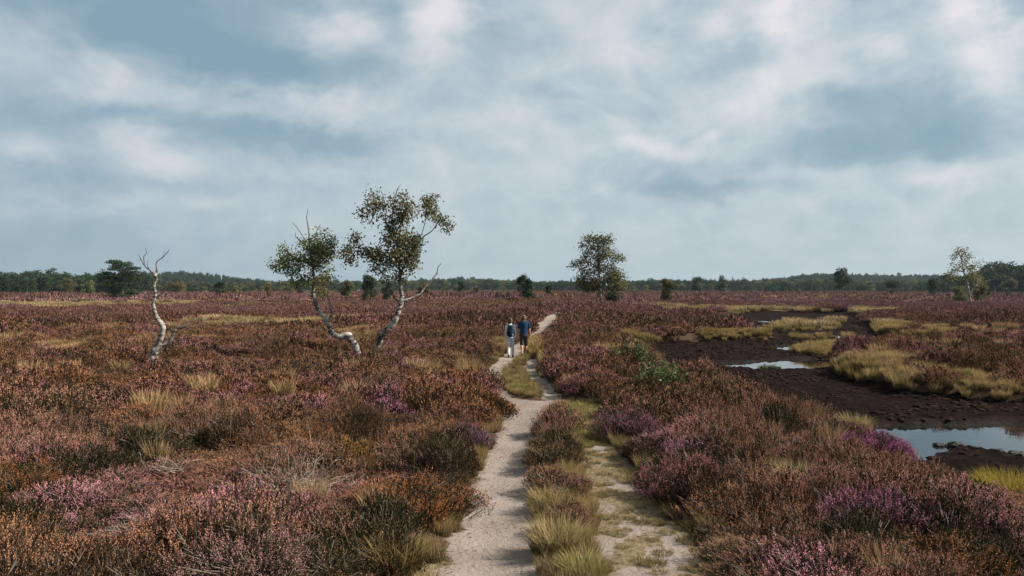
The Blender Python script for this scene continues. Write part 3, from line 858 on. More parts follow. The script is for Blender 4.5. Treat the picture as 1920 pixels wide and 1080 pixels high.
# ------------------------------------------------------------------ the heather carpet and the grasses
def build_carpet():
    rg = np.random.default_rng(77)
    bands = [('heather_carpet_near', 'A', 4.5, 16, 0.345, 3.0, 0.15, 'dense brown and pink heather carpet in the foreground'),
             ('heather_carpet_middle', 'B', 16, 46, 0.42, 4.0, 0.2, 'heather carpet in the middle distance'),
             ('heather_carpet_distant', 'Cc', 46, 150, 1.15, 8.0, 0.5, 'purple heather stretching away behind the trees'),
             ('heather_carpet_far', 'D', 150, 860, 5.2, 20.0, 1.5, 'purple heather far out towards the woods')]
    for name, key, y0, y1, s, mg, pad, lab in bands:
        p = wedge_points(y0, y1, s, rg, mg); x, y = p[:, 0], p[:, 1]
        keep = np.ones(len(x), bool)
        if y0 < 150:
            gap = {'A': 0.24, 'B': 0.26, 'Cc': 0.5}[key]
            keep &= sdm(SAND, x, y) > gap * (0.75 + 0.5 * rg.random(len(x)))
            keep &= sdm(PATCH + TURF, x, y) > gap * 0.75
            if key != 'A':
                for dy in (1.0, 2.2, 3.5, 5.0, 7.0): keep &= (sdm(SAND[2:], x, y + dy) > 0.1) | (y < 36)
            st = sdm(STRIP, x, y); keep &= (st > 0.1) | ((y > 8.8) & (rg.random(len(x)) < 0.75) & (st < -0.12))
            pt = sdm(PEAT, x, y) + (fbm(x, y, 1.3, 3, 6) - 0.5) * 0.5
            keep &= pt > {'A': 0.25, 'B': 0.3, 'Cc': 0.3}[key]
            g = sdm(GRASS, x, y) + (fbm(x, y, 0.5, 3, 44) - 0.5) * (1.2 if key != 'Cc' else 4)
            keep &= (g > 0) | (rg.random(len(x)) < (0.3 if key != 'Cc' else 0.03))
            keep &= sdm(ISLES, x, y) > 0
            keep &= clear_of_heroes(x, y, 0.02)
        else:
            # straw openings far out
            keep &= ~((fbm(x, y, 0.012, 3, 51) > 0.60) & (rg.random(len(x)) < 0.8))
            u = x / y * F + 960
            keep &= ~((u < 430) & (y > 118) & (y < 158) )
        keep &= (fbm(x, y, 0.8, 2, 45) > 0.27) | (rg.random(len(x)) < 0.4)
        x, y = x[keep], y[keep]; n = len(x)
        z = height(x, y) - 0.02
        c, u = heath_tint(x, y, rg)
        hump = fbm(x, y, {'A': 0.75, 'B': 0.5, 'Cc': 0.16, 'D': 0.03}[key], 3, 46)
        sz = (0.45 + 1.15 * np.clip((hump - 0.32) / 0.32, 0, 1)) * rg.uniform(0.8, 1.25, n)
        sx = rg.uniform(0.8, 1.35, n) if key == 'A' else rg.uniform(0.85, 1.25, n)
        if key in 'AB':
            edge = np.clip((np.minimum(sdm(SAND, x, y), sdm(PATCH, x, y))) / 0.6, 0, 1); sx *= 0.78 + 0.22 * edge; sz *= 0.8 + 0.2 * edge
        idx = rg.integers(0, 9 if key == 'A' else len(HB[key].objects), n)
        if key == 'A':
            g2 = fbm(x, y, 0.9, 2, 33) > 0.56; idx[g2] = rg.integers(9, 12, g2.sum())
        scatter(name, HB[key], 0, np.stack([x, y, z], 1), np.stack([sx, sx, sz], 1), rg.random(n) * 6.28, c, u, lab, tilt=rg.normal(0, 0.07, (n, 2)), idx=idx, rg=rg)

    # grasses
    def grass(name, key, polys, y0, y1, s, mg, tint, scale, lab, dens=1.0, grow=0.0, z=1.0):
        p = wedge_points(y0, y1, s, rg, mg); x, y = p[:, 0], p[:, 1]
        k = sdm(polys, x, y) + (fbm(x, y, 0.9, 3, 61) - 0.5) * (0.5 if s < 0.25 else 1.4 if s < 0.5 else 2.5) < grow
        k &= rg.random(len(x)) < dens
        k &= sdm(SAND, x, y) > 0.03
        k &= (sdm(WATER, x, y) > 0.2)
        if key != 'T': k &= (sdm(PEAT, x, y) + (fbm(x, y, 1.3, 3, 6) - 0.5) * 0.5 > -0.12) | (sdm(ISLES, x, y) < 0)
        x, y = x[k], y[k]; n = len(x)
        if n == 0: return
        zz = height(x, y) - 0.01
        sc = scale * rg.uniform(0.6, 1.3, n) * (0.6 + 0.8 * fbm(x, y, 0.8, 3, 62)) * (np.where((y < 27) & (x < 6), 0.62, 1.0) if key == 'B' else 1.0)
        t = np.tile(np.array(tint), (n, 1)) * rg.uniform(0.7, 1.25, (n, 1))
        f = np.clip((fbm(x, y, 0.6, 3, 63) - 0.45) * 6, 0, 1)
        t = lerp(t, t * np.array([0.64, 0.66, 0.45]), f * 0.7)
        scatter(name, GB[key], 0, np.stack([x, y, zz], 1), np.stack([sc, sc, sc * z], 1), rg.random(n) * 6.28, t, None, lab, idx=rg.integers(0, len(GB[key].objects), n), rg=rg)
    straw = (0.38, 0.275, 0.15); gold = (0.36, 0.250, 0.115)
    grass('turf', 'T', TURF, 5, 45, 0.15, 0, (0.33, 0.265, 0.11), 1.0, 'short yellowish green turf beside the path', 0.8)
    grass('patchy_turf', 'T', PATCH, 5, 17, 0.16, 0, (0.34, 0.25, 0.13), 0.9, 'sparse dry grass on the trodden sand', 0.27, 0.25)
    grass('strip_grass', 'A', STRIP, 5, 18, 0.15, 0, (0.36, 0.25, 0.13), 0.52, 'straw coloured grass growing between the two tracks', 0.62, -0.02)
    grass('bog_grass', 'B', GRASS, 14, 60, 0.30, 6, gold, 0.68, 'golden grass on the banks of the bog and in clearings', 0.85)
    grass('distant_grass', 'Cc', GRASS, 60, 260, 1.25, 30, straw, 0.9, 'pale straw grass clearings in the far heath', 0.9)
    # fringe of grass along path edges and thin grass in the heather
    p = wedge_points(5, 40, 0.16, rg, 1.0); x, y = p[:, 0], p[:, 1]; d = sdm(SAND + PATCH, x, y)
    k = (d > 0.02) & (d < 0.28) & (rg.random(len(x)) < 0.42); x, y = x[k], y[k]; n = len(x)
    sc = rg.uniform(0.35, 0.8, n)
    scatter('path_edge_grass', GB['A'], 0, np.stack([x, y, height(x, y)], 1), np.stack([sc, sc, sc], 1), rg.random(n) * 6.28,
            np.array([0.34, 0.24, 0.11]) * rg.uniform(0.6, 1.2, (n, 1)), None, 'low dry grass along the edges of the path', idx=rg.integers(0, 6, n), rg=rg)
    for nm, key, y0, y1, s, dn in (('grass_in_heather', 'A', 5, 17, 0.42, 0.06), ('grass_in_middle_heather', 'B', 17, 60, 0.7, 0.20)):
        p = wedge_points(y0, y1, s, rg, 2.0); x, y = p[:, 0], p[:, 1]
        k = (rg.random(len(x)) < dn * np.clip((fbm(x, y, 0.25, 3, 71) - 0.35) * 6, 0, 1.6)) & (sdm(PEAT, x, y) > 0.3) & (sdm(SAND + PATCH, x, y) > 0.3); x, y = x[k], y[k]; n = len(x)
        sc = rg.uniform(0.8, 1.5, n)
        scatter(nm, GB[key], 0, np.stack([x, y, height(x, y)], 1), np.stack([sc * .8, sc * .8, sc * (1.15 if key == 'A' else 0.85)], 1), rg.random(n) * 6.28,
                np.array([0.36, 0.23, 0.12]) * rg.uniform(0.6, 1.3, (n, 1)), None, 'wisps of dry grass growing through the heather', idx=rg.integers(0, 6, n), rg=rg)
    # loose twigs and dead heather bits on the sand
    b = Buf(); n = 11000
    x = rg.uniform(-4, 6, n * 4); y = rg.uniform(6, 34, n * 4) ; d = sdm(SAND + PATCH, x, y); d1 = sdm(SAND[:1], x, y)
    k = (d < 0.05) & (rg.random(len(x)) < np.clip(0.14 + np.exp(-(np.abs(d1) / 0.16)) , 0, 1)) & (fbm(x, y, 2.0, 2, 80) > 0.42); x, y = x[k], y[k]; n = len(x)
    base = np.stack([x, y, height(x, y) + 0.006], 1); a = rg.random(n) * 6.28; ln = rg.uniform(0.015, 0.075, n)
    tip = base + np.stack([np.cos(a) * ln, np.sin(a) * ln * .8, rg.uniform(-0.001, 0.008, n)], 1)
    g = rg.random((n, 1)); c = np.concatenate([np.ones((n, 1)), g, g * 0], 1)
    blades(b, base, tip, rg.uniform(0.003, 0.010, n), rg, c, c, 0.05)
    me = b.mesh('twig_litter', [grass_mat('dead_bits', (0.085, 0.055, 0.035))])
    tag(link('twig_litter', me), 'scattered dead heather bits on the sandy path', kind='stuff')
    # tall single stalks
    b = Buf(); n = 80; x = rg.uniform(-9, 9, n * 3); y = rg.uniform(6.5, 22, n * 3); k = (sdm(SAND + PATCH + PEAT, x, y) > 0.4); x, y = x[k][:n], y[k][:n]; n = len(x)
    base = np.stack([x, y, height(x, y)], 1); tip = base + np.stack([rg.normal(-0.12, 0.2, n), rg.normal(0, 0.15, n), rg.uniform(0.5, 0.9, n)], 1)
    g = rg.random((n, 1)); c = np.concatenate([np.ones((n, 1)), g, g * 0], 1); blades(b, base, tip, 0.0038, rg, c, c, 0.25)
    tag(link('tall_grass_stalks', b.mesh('tall_grass_stalks', [grass_mat('stalks', (0.50, 0.40, 0.24))])), 'single tall dry stalks standing above the foreground heather', kind='stuff')
    # lumps of peat on the bog floor
    pm, T = new_mat('peat_lumps'); geo = T.new('ShaderNodeNewGeometry').outputs['Position']
    finish(T, T.mix(T.maprange(T.noise(geo, 6, 5), 0.4, 0.65), (0.006, 0.004, 0.003), (0.030, 0.018, 0.015)), 0.95, 0.03)
    ms = []
    for i in range(5):
        import bmesh
        bm = bmesh.new(); bmesh.ops.create_icosphere(bm, subdivisions=2, radius=1); r2 = np.random.default_rng(i)
        for v in bm.verts: v.co *= 1 + 0.28 * (vnoise(np.array([v.co.x * 2 + i * 9 + 20]), np.array([v.co.y * 2 + v.co.z * 3 + 20]))[0] - 0.5) * 2; v.co.z *= 0.45
        me = bpy.data.meshes.new('clod'); bm.to_mesh(me); bm.free(); me.materials.append(pm); ms.append(me)
    cc = proto_collection('clods', ms)
    x = rg.uniform(3, 45, 160000); y = rg.uniform(11, 75, 160000); wv = sdm(WATER, x, y) + (fbm(x, y, 1.1, 4, 12) - 0.5) * 0.45
    k = (sdm(PEAT, x, y) < -0.1) & (wv > 0.15) & (rg.random(len(x)) < np.clip((fbm(x, y, 0.9, 3, 91) - 0.42) * 5, 0.02, 1) * np.clip(18 / y, 0.1, 1)) & (x < 0.8 * y + 3)
    x, y = x[k], y[k]; n = len(x); sc = rg.uniform(0.012, 0.055, n) * (1 + y / 40)
    scatter('peat_crumbs', cc, 5, np.stack([x, y, height(x, y)], 1), np.stack([sc * 1.4, sc, sc], 1), rg.random(n) * 6.28, np.ones((n, 3)), None, 'crumbly lumps of peat on the bare bog floor', rg=rg)


build_carpet()


# ------------------------------------------------------------------ trees drawn limb by limb (crop pixel coordinates turned into metres at the tree's distance)
def L_of(Q): return np.concatenate([[0], np.cumsum(np.linalg.norm(np.diff(Q[:, :3], axis=0), axis=1))])


def drawn_tree(name, label, cat, Y, tx, ty, limbs, blobs, nleaf, leafsz, bark, leafm, seed, base, depth=0.8, twigs=True, droop=0.35, sinkz=0.15):
    rg = np.random.default_rng(seed)
    fx = lambda cx: (tx(cx) - 960) / F * Y; fz = lambda cy: CAMH - (ty(cy) - HY) / F * Y
    sc = abs(tx(1) - tx(0)) / F * Y                    # metres per crop pixel
    bx = fx(base[0]); gz = H1(bx, Y); root = empty(name, (bx, Y, gz)); tag(root, label, cat)
    O = np.array([bx, Y, gz])
    wood = Buf(); segs = []
    for li, limb in enumerate(limbs):
        P = np.array([(fx(a), 0.0, fz(b), r * sc * (0.62 + 0.34 * min(1, r / 20))) for a, b, r in limb])
        if li == 0: P[0, 2] = gz - sinkz
        # each limb bends towards or away from the viewer; side limbs start where the parent is
        L = np.concatenate([[0], np.cumsum(np.linalg.norm(np.diff(P[:, [0, 2]], axis=0), axis=1))])
        y0 = Y
        if li > 0 and segs:
            A = np.concatenate(segs); j = np.argmin((A[:, 0] - P[0, 0]) ** 2 + (A[:, 2] - P[0, 2]) ** 2); y0 = A[j, 1]
        a1 = rg.uniform(-1, 1) * (0.10 if li == 0 else 0.55); P[:, 1] = y0 + a1 * L * depth + (0.08 * np.sin(L * 1.7 + rg.random() * 6))*(L > 0)
        Q = smooth_path(P, 4)
        Q[:, :3] += rg.normal(0, 0.008, (len(Q), 3)) * np.minimum(1, Q[:, 3:4] / 0.05)
        r = np.maximum(Q[:, 3], 0.006)
        dark = np.clip(1.25 - r / 0.045, 0, 1)
        n0 = len(wood.c)
        tube(wood, Q[:, :3] - O, r, 8 if r[0] > 0.05 else 5, (0, 0.5, 0), lump=0.10, rg=rg)
        seg = 8 if r[0] > 0.05 else 5; c = wood.c[-1]; c[:len(Q) * seg, 0] = np.repeat(dark, seg)
        if li == 0: c[:len(Q) * seg, 2] = np.repeat(np.clip(0.8 - L_of(Q) / 0.6, 0, 1), seg)
        segs.append(Q[:, :3])
    A = np.concatenate(segs)
    crown = Buf()
    if blobs:
        area = np.array([b[2] * b[3] * (b[4] if len(b) > 4 else 1) for b in blobs]); per = area / area.sum()
        for b, f in zip(blobs, per):
            c = np.array([fx(b[0]), 0, fz(b[1])]); rx, rz = b[2] * sc, b[3] * sc
            j = np.argmin((A[:, 0] - c[0]) ** 2 + (A[:, 2] - c[2]) ** 2); c[1] = A[j, 1] + rg.uniform(-0.3, 0.3) * rx
            ry = (rx + rz) / 2 * 0.9
            ncl = max(2, int(nleaf * f / 21))
            for _ in range(ncl):
                d = unit(rg.normal(size=3)) * rg.random() ** 0.4
                p = c + d * np.array([rx, ry, rz])
                j = np.argmin(((A - p) ** 2).sum(1)); q0 = A[j]
                if twigs and rg.random() < 0.45:
                    midp = (q0 + p) / 2 + np.array([rg.normal(0, .05), rg.normal(0, .05), 0.12 * np.linalg.norm(p - q0)])
                    tube(wood, smooth_path([q0, midp, p], 2) - O, [0.012, 0.010, 0.008, 0.006, 0.004], 3, (1, 0.5, 0), cap=False)
                k = rg.integers(10, 32); sp = leafsz * 1.35
                lp = p + rg.normal(0, 1, (k, 3)) * np.array([sp, sp, sp * 0.8]); lp[:, 2] -= droop * np.abs(rg.normal(0, sp, k))
                ld = unit(rg.normal(0, 1, (k, 3)) + np.array([0, 0, -droop * 1.5]))
                cg = np.zeros((k, 3)); cg[:, 1] = np.clip(rg.random() * 0.6 + rg.random(k) * 0.45, 0, 1)
                leaves(crown, lp - O, ld, leafsz * rg.uniform(0.6, 1.3, k), leafsz * 0.72, rg, cg)
    link('trunk', wood.mesh('trunk', [bark], smooth=True), root)
    if crown.n: link('crown', crown.mesh('crown', [leafm]), root)
    return root


s3 = lambda ox: (lambda c: ox + c / 3.0)
s4 = lambda ox: (lambda c: ox + c / 3.857)
drawn_tree('dead_birch', 'dead leafless pale birch with a crooked trunk standing alone in the left heather', 'dead tree', 27.4, s4(0), s4(420), [
    [(1098, 1040, 34), (1102, 975, 33), (1116, 920, 32), (1145, 860, 25), (1165, 800, 23), (1172, 740, 22), (1140, 690, 18), (1120, 630, 16), (1115, 570, 15), (1130, 520, 14), (1125, 470, 13), (1125, 430, 11), (1137, 395, 12), (1122, 365, 17), (1140, 345, 8)],
    [(1125, 362, 10), (1090, 340, 7), (1050, 300, 5), (1030, 260, 4), (1008, 222, 2)], [(1050, 300, 4), (1055, 240, 3.5), (1075, 210, 3), (1068, 175, 2)], [(1080, 325, 4), (1072, 290, 3), (1080, 262, 2)],
    [(1138, 345, 9), (1120, 300, 6), (1122, 270, 5), (1160, 240, 4.5), (1190, 205, 4), (1206, 178, 2)], [(1132, 540, 9), (1170, 500, 7), (1200, 450, 5), (1205, 412, 3), (1228, 400, 2)],
    [(1135, 410, 7), (1160, 390, 5), (1172, 355, 2)], [(1112, 560, 9), (1090, 540, 5), (1072, 530, 2)], [(1150, 500, 8), (1135, 520, 6), (1165, 512, 4)],
    [(1112, 930, 26), (1170, 880, 20), (1222, 845, 17), (1245, 800, 14), (1265, 758, 13), (1320, 745, 9), (1352, 710, 7), (1388, 672, 3)], [(1320, 745, 6), (1360, 730, 4), (1412, 722, 2)], [(1250, 790, 6), (1235, 815, 4), (1210, 830, 2)],
    [(1178, 790, 10), (1222, 750, 7), (1258, 714, 5)], [(1025, 255, 3), (1012, 262, 1.5), (1003, 258, 1)], [(1160, 240, 3), (1172, 215, 2), (1170, 195, 1)]],
    None, 0, 0.1, M_deadbark, M_birchleaf, 1, (1100, 1000))
drawn_tree('birch', 'left of the two leaning birches, its white trunk bent sideways low over the heather', 'birch tree', 31.4, s3(480), s3(330), [
    [(586, 1000, 21), (560, 960, 22), (538, 925, 20), (520, 895, 22), (480, 903, 17), (435, 885, 17), (405, 820, 15), (370, 775, 14), (340, 720, 14), (326, 670, 13), (328, 620, 11), (330, 560, 9), (325, 490, 8), (315, 430, 7), (310, 370, 6), (308, 330, 5), (298, 270, 4), (293, 230, 3), (300, 190, 2)],
    [(410, 822, 9), (430, 780, 8), (425, 740, 7), (416, 690, 6), (405, 672, 4), (385, 655, 2)], [(415, 700, 4), (428, 672, 3), (440, 655, 2)], [(326, 684, 8), (290, 660, 6), (255, 640, 5), (235, 600, 4), (215, 550, 3)],
    [(330, 620, 7), (290, 600, 5), (260, 570, 5), (230, 540, 4), (160, 552, 3), (122, 540, 2)], [(325, 520, 6), (380, 480, 5), (430, 430, 4), (470, 390, 2)], [(318, 440, 5), (280, 380, 4), (235, 345, 3), (236, 322, 2)],
    [(292, 372, 4), (265, 335, 3.5), (240, 300, 3), (205, 260, 2)], [(335, 385, 3), (350, 310, 2.5), (366, 275, 2)], [(325, 505, 5), (260, 480, 4), (190, 440, 3), (145, 385, 2)], [(330, 560, 5), (380, 580, 4), (420, 600, 3)]],
    [(310, 400, 70, 50), (230, 490, 110, 50), (150, 495, 55, 35), (180, 440, 50, 30), (410, 400, 70, 50), (440, 370, 40, 25), (350, 480, 70, 60), (340, 420, 60, 50), (370, 330, 40, 40, .6), (150, 400, 25, 40, .6), (240, 590, 50, 40, .7), (200, 530, 70, 30, .7), (390, 560, 40, 50, .9), (300, 560, 60, 40, .8), (410, 450, 50, 40)],
    4700, 0.095, M_birchbark, M_birchleaf, 2, (575, 985))
drawn_tree('birch', 'tallest birch, right of its leaning neighbour, with a bare branch reaching right', 'birch tree', 31.0, s3(480), s3(330), [
    [(688, 1020, 19), (690, 960, 20), (705, 900, 20), (735, 868, 20), (775, 830, 18), (800, 780, 17), (822, 710, 16), (820, 650, 13), (812, 590, 11), (810, 530, 9), (815, 470, 8), (800, 400, 7), (790, 330, 6), (776, 260, 5), (780, 200, 4), (790, 140, 3.5), (800, 90, 3), (822, 55, 1.5)],
    [(824, 705, 11), (880, 685, 9), (920, 665, 8), (945, 630, 7), (985, 580, 6), (1010, 545, 5), (1015, 515, 4), (1032, 488, 2)], [(998, 560, 3), (1018, 545, 2)], [(820, 712, 9), (785, 690, 8), (766, 650, 6), (755, 630, 5), (740, 600, 3)],
    [(812, 592, 8), (830, 530, 7), (870, 500, 5), (920, 470, 3)], [(814, 560, 7), (850, 470, 6), (900, 400, 5), (940, 345, 5), (990, 310, 4), (1030, 262, 3), (1090, 272, 2)], [(902, 398, 5), (930, 330, 4), (950, 250, 3), (960, 180, 3), (985, 100, 2)],
    [(811, 530, 7), (760, 480, 6), (700, 440, 5), (640, 420, 4), (580, 410, 3), (510, 435, 2)], [(790, 340, 6), (740, 270, 5), (742, 190, 4), (700, 140, 3), (650, 105, 2)], [(742, 200, 3), (690, 165, 3), (640, 170, 2.5), (600, 195, 2)],
    [(790, 332, 5), (840, 250, 4), (870, 180, 3), (850, 110, 2)], [(806, 590, 5), (740, 560, 4), (710, 550, 3)], [(800, 420, 5), (750, 380, 4), (720, 330, 3)], [(745, 200, 3), (720, 110, 2.5), (700, 85, 2)]],
    [(830, 440, 90, 70), (820, 350, 100, 60), (750, 450, 80, 55), (650, 430, 80, 40), (560, 420, 50, 38), (560, 470, 45, 28, .8), (590, 345, 38, 34, .8), (700, 500, 55, 40), (880, 410, 50, 60), (780, 250, 70, 55), (700, 150, 60, 35), (660, 100, 35, 22, .7), (640, 190, 60, 30), (600, 200, 25, 25), (655, 245, 18, 30, .6),
     (860, 200, 80, 50), (960, 140, 50, 45), (985, 110, 30, 30, .8), (980, 200, 55, 40), (1045, 245, 50, 25), (1085, 285, 20, 38, .8), (830, 540, 60, 38, .7), (890, 480, 35, 55, .7), (740, 580, 45, 28, .6), (750, 340, 40, 40, .8), (850, 130, 40, 30, .6), (930, 380, 30, 30, .7), (800, 150, 50, 35, .7)],
    8600, 0.098, M_birchbark, M_birchleaf, 3, (690, 1000))
drawn_tree('birch', 'tall full birch with grey-green crown beyond the path, right of centre', 'birch tree', 111.0, s4(840), s4(420), [
    [(1107, 640, 13), (1106, 560, 12), (1104, 480, 10), (1098, 400, 9), (1090, 330, 8), (1095, 260, 7), (1090, 180, 6), (1080, 110, 4)], [(1104, 470, 7), (1150, 400, 6), (1200, 370, 4), (1250, 360, 3)], [(1100, 420, 7), (1040, 390, 5), (990, 370, 3)],
    [(1092, 330, 6), (1030, 280, 5), (960, 265, 4), (910, 290, 2)], [(1093, 280, 6), (1150, 230, 5), (1210, 225, 4), (1250, 250, 2)], [(1090, 190, 5), (1040, 150, 4), (990, 110, 3)], [(1104, 480, 7), (1170, 460, 5), (1230, 440, 3)]],
    [(1020, 100, 50, 28), (1070, 100, 60, 30), (1140, 100, 45, 30), (975, 140, 28, 25), (1165, 130, 20, 30), (1150, 195, 60, 28), (1215, 235, 45, 28), (1255, 250, 20, 30, .7), (970, 265, 60, 25), (915, 285, 25, 25), (1010, 215, 40, 28), (1100, 240, 60, 40), (1010, 330, 60, 40), (970, 390, 50, 45), (1050, 420, 80, 60), (1170, 400, 80, 55), (1245, 380, 50, 50),
     (1200, 460, 60, 40), (1260, 440, 40, 35, .8), (1000, 450, 60, 40), (1130, 310, 70, 45), (1050, 170, 50, 30, .8), (1110, 160, 50, 30, .8), (1190, 340, 50, 30), (960, 430, 35, 30), (1110, 470, 50, 30, .7)],
    9000, 0.26, M_birchbark, M_olive, 4, (1106, 615), 0.7)
drawn_tree('birch', 'sparse birch with a forked white trunk at the far right of the heath', 'birch tree', 121.0, s3(1280), s3(440), [
    [(1630, 425, 9), (1618, 360, 9), (1607, 300, 8), (1600, 250, 7), (1586, 200, 5), (1575, 150, 4), (1560, 90, 2)], [(1613, 350, 7), (1640, 310, 6), (1668, 280, 4), (1684, 240, 2)], [(1600, 250, 5), (1620, 190, 4), (1655, 155, 2)],
    [(1590, 210, 5), (1545, 200, 4), (1505, 205, 2)], [(1605, 290, 5), (1560, 260, 4), (1520, 250, 2)]],
    [(1555, 95, 40, 22), (1600, 80, 25, 12, .6), (1530, 120, 25, 20), (1600, 125, 35, 25), (1580, 165, 45, 28), (1530, 190, 30, 25), (1505, 205, 20, 14, .7), (1625, 185, 40, 28), (1655, 155, 20, 12, .7), (1540, 235, 40, 25), (1600, 225, 50, 28), (1680, 245, 45, 30, .7), (1690, 275, 35, 25, .7), (1640, 285, 30, 28, .6), (1560, 275, 30, 20, .6), (1650, 220, 30, 20, .8)],
    2100, 0.24, M_birchbark, M_birchleaf, 5, (1627, 412), 0.7)


# ------------------------------------------------------------------ generic trees, unit built in metres, base at origin
def gen_tree(kind, seed, h, w, nleaf, ls):
    rg = np.random.default_rng(seed); tr = Buf(); cr = Buf(); r = w / 2; subs = []
    if kind == 'broad':
        tube(tr, smooth_path([(0, 0, -0.2), (rg.normal(0, .02) * h, 0, .3 * h), (rg.normal(0, .03) * h, 0, .75 * h)], 3), np.linspace(.018 * h, .006 * h, 7), 6, (0, .5, 0))
        for i in range(16):
            a = rg.random() * 6.28; zz = rg.uniform(.28, .90); rr = r * math.sin(math.pi * min(1, (zz - .10) / .92)) ** .7 * rg.uniform(.2, .72)
            subs.append((rr * math.cos(a), rr * math.sin(a), zz * h, r * rg.uniform(.28, .46), h * rg.uniform(.07, .13)))
            if i % 3 == 0: tube(tr, smooth_path([(0, 0, .3 * h * rg.uniform(.8, 1.4)), subs[-1][:3]], 2), [.008 * h, .005 * h, .003 * h], 4, (0.5, .5, 0))
    elif kind == 'pine':
        tube(tr, smooth_path([(0, 0, -0.2), (.02 * h, 0, .4 * h), (0, .01 * h, .92 * h)], 3), np.linspace(.022 * h, .006 * h, 7), 7, (0, .5, 0))
        for i in range(26):
            zz = .08 + .86 * (i / 25); a = i * 2.4 + rg.random(); rr = r * (1.0 - .45 * zz) * rg.uniform(.35, .78)
            subs.append((rr * math.cos(a), rr * math.sin(a), zz * h, r * rg.uniform(.26, .42), h * rg.uniform(.035, .065)))
            tube(tr, [(0, 0, max(0, zz - .06) * h), subs[-1][:3]], [.007 * h, .003 * h], 4, (0.5, .5, 0), cap=False)
    elif kind == 'spire':
        tube(tr, [(0, 0, -0.2), (0, 0, .95 * h)], [.016 * h, .004 * h], 6, (0, .5, 0))
        for i in range(22):
            zz = .16 + .80 * (i / 21); a = i * 2.4; rr = r * (1.02 - zz) ** .8 * rg.uniform(.2, .6)
            subs.append((rr * math.cos(a), rr * math.sin(a), zz * h, r * (1.1 - zz) * rg.uniform(.4, .6) + .02 * h, h * .055))
    elif kind == 'juniper':
        tube(tr, [(0, 0, -0.1), (0, 0, .5 * h)], [.03 * h, .01 * h], 6, (0, .5, 0))
        for i in range(26):
            zz = rg.uniform(.08, .92); a = rg.random() * 6.28; rr = r * (1 - zz ** 2.2) ** .6 * rg.uniform(.1, .7)
            subs.append((rr * math.cos(a), rr * math.sin(a), zz * h, r * rg.uniform(.26, .42), h * rg.uniform(.09, .15)))
    else:  # bush, many stems from the ground
        for i in range(7):
            a = rg.random() * 6.28; tube(tr, smooth_path([(0, 0, -.05), (.25 * r * math.cos(a), .25 * r * math.sin(a), .3 * h), (.6 * r * math.cos(a), .6 * r * math.sin(a), .75 * h)], 2), np.linspace(.015 * h, .004 * h, 5), 4, (0.3, .5, 0))
        for i in range(15):
            zz = rg.uniform(.2, .88); a = rg.random() * 6.28; rr = r * (1 - zz ** 3) ** .5 * rg.uniform(.1, .75)
            subs.append((rr * math.cos(a), rr * math.sin(a), zz * h, r * rg.uniform(.24, .40), h * rg.uniform(.09, .16)))
    per = np.array([s[3] * s[3] for s in subs]); per = per / per.sum()
    for s, f in zip(subs, per):
        k = max(4, int(nleaf * f)); d = unit(rg.normal(size=(k, 3))) * (rg.random((k, 1)) ** .33) * (1 + rg.normal(0, .12, (k, 1)))
        p = np.array(s[:3]) + d * np.array([s[3], s[3], s[4]]); p[:, 2] = np.maximum(p[:, 2], 0.02)
        tone = rg.random() * .5; cg = np.zeros((k, 3)); cg[:, 1] = np.clip(tone + rg.random(k) * .5, 0, 1)
        ax = unit(rg.normal(size=(k, 3)) + d * 0.6)
        leaves(cr, p, ax, ls * rg.uniform(.6, 1.3, k), ls * .6, rg, cg)
    return tr, cr


def plant(name, label, cat, px, base_py, top_py, wpx, kind, leafm, Y=None, nleaf=2600, ls=None, bark=None, group=None, seed=None):
    if Y is None: Y = F * CAMH / (base_py - HY)
    k = F / Y; x = (px - 960) / k; z = H1(x, Y); h = CAMH - z - (top_py - HY) / k; w = wpx / k
    root = empty(name, (x, Y, z)); tag(root, label, cat, group)
    tr, cr = gen_tree(kind, seed if seed is not None else int(px), h, w, nleaf, ls or max(0.05, Y * 0.0016))
    link('trunk', tr.mesh('trunk', [bark or M_darkbark], smooth=True), root)
    link('crown', cr.mesh('crown', [leafm]), root)
    return root


plant('pine_tree', 'broad dark pine standing in front of the left wood edge', 'pine tree', 229, 563, 487, 80, 'pine', M_pineleaf, 190, 13000)
plant('juniper', 'dark juniper pressed against the right side of the tall birch trunk', 'juniper', 1150, 579, 545, 34, 'juniper', M_juniper, 107, 4200)
plant('juniper', 'dense dark upright juniper above the walkers, in front of a taller green tree', 'juniper', 993, 572, 523, 30, 'juniper', M_juniper, 130, 4200)
plant('small_tree', 'green tree poking up behind the upright juniper above the walkers', 'tree', 980, 562, 512, 30, 'broad', M_woodleaf, 170, 3000)
plant('juniper', 'small dark juniper between the walkers\' juniper and the tall birch', 'juniper', 1028, 555, 535, 14, 'juniper', M_juniper, 235, 1500)
plant('small_birch', 'small bushy yellowish birch on its own right of the tall birch', 'birch tree', 1249, 574, 522, 34, 'broad', M_olive, 132, 4000, bark=M_birchbark)
plant('tree', 'round dark tree standing before the right wood, left of a white post', 'tree', 1578, 552, 498, 34, 'broad', M_woodleaf, 330, 3600)
plant('juniper', 'dark juniper in front of the right wood near the sparse birch', 'juniper', 1749, 553, 521, 20, 'juniper', M_juniper, 300, 2200)
plant('bush', 'wide low bush before the right wood between the white post and the dark juniper', 'bush', 1672, 552, 525, 34, 'bush', M_woodleaf, 310, 2400)
plant('bush', 'grey-green bush just behind the sparse right birch', 'bush', 1800, 563, 534, 38, 'bush', M_olive, 150, 2400)
plant('bush', 'grey-green bush tucked behind the right side of the sparse birch', 'bush', 1838, 560, 530, 32, 'bush', M_olive, 165, 2400)
plant('bush', 'reddish brown bush behind the crown foot of the left leaning birch', 'bush', 603, 561, 511, 48, 'bush', M_rustleaf, 150, 4200)
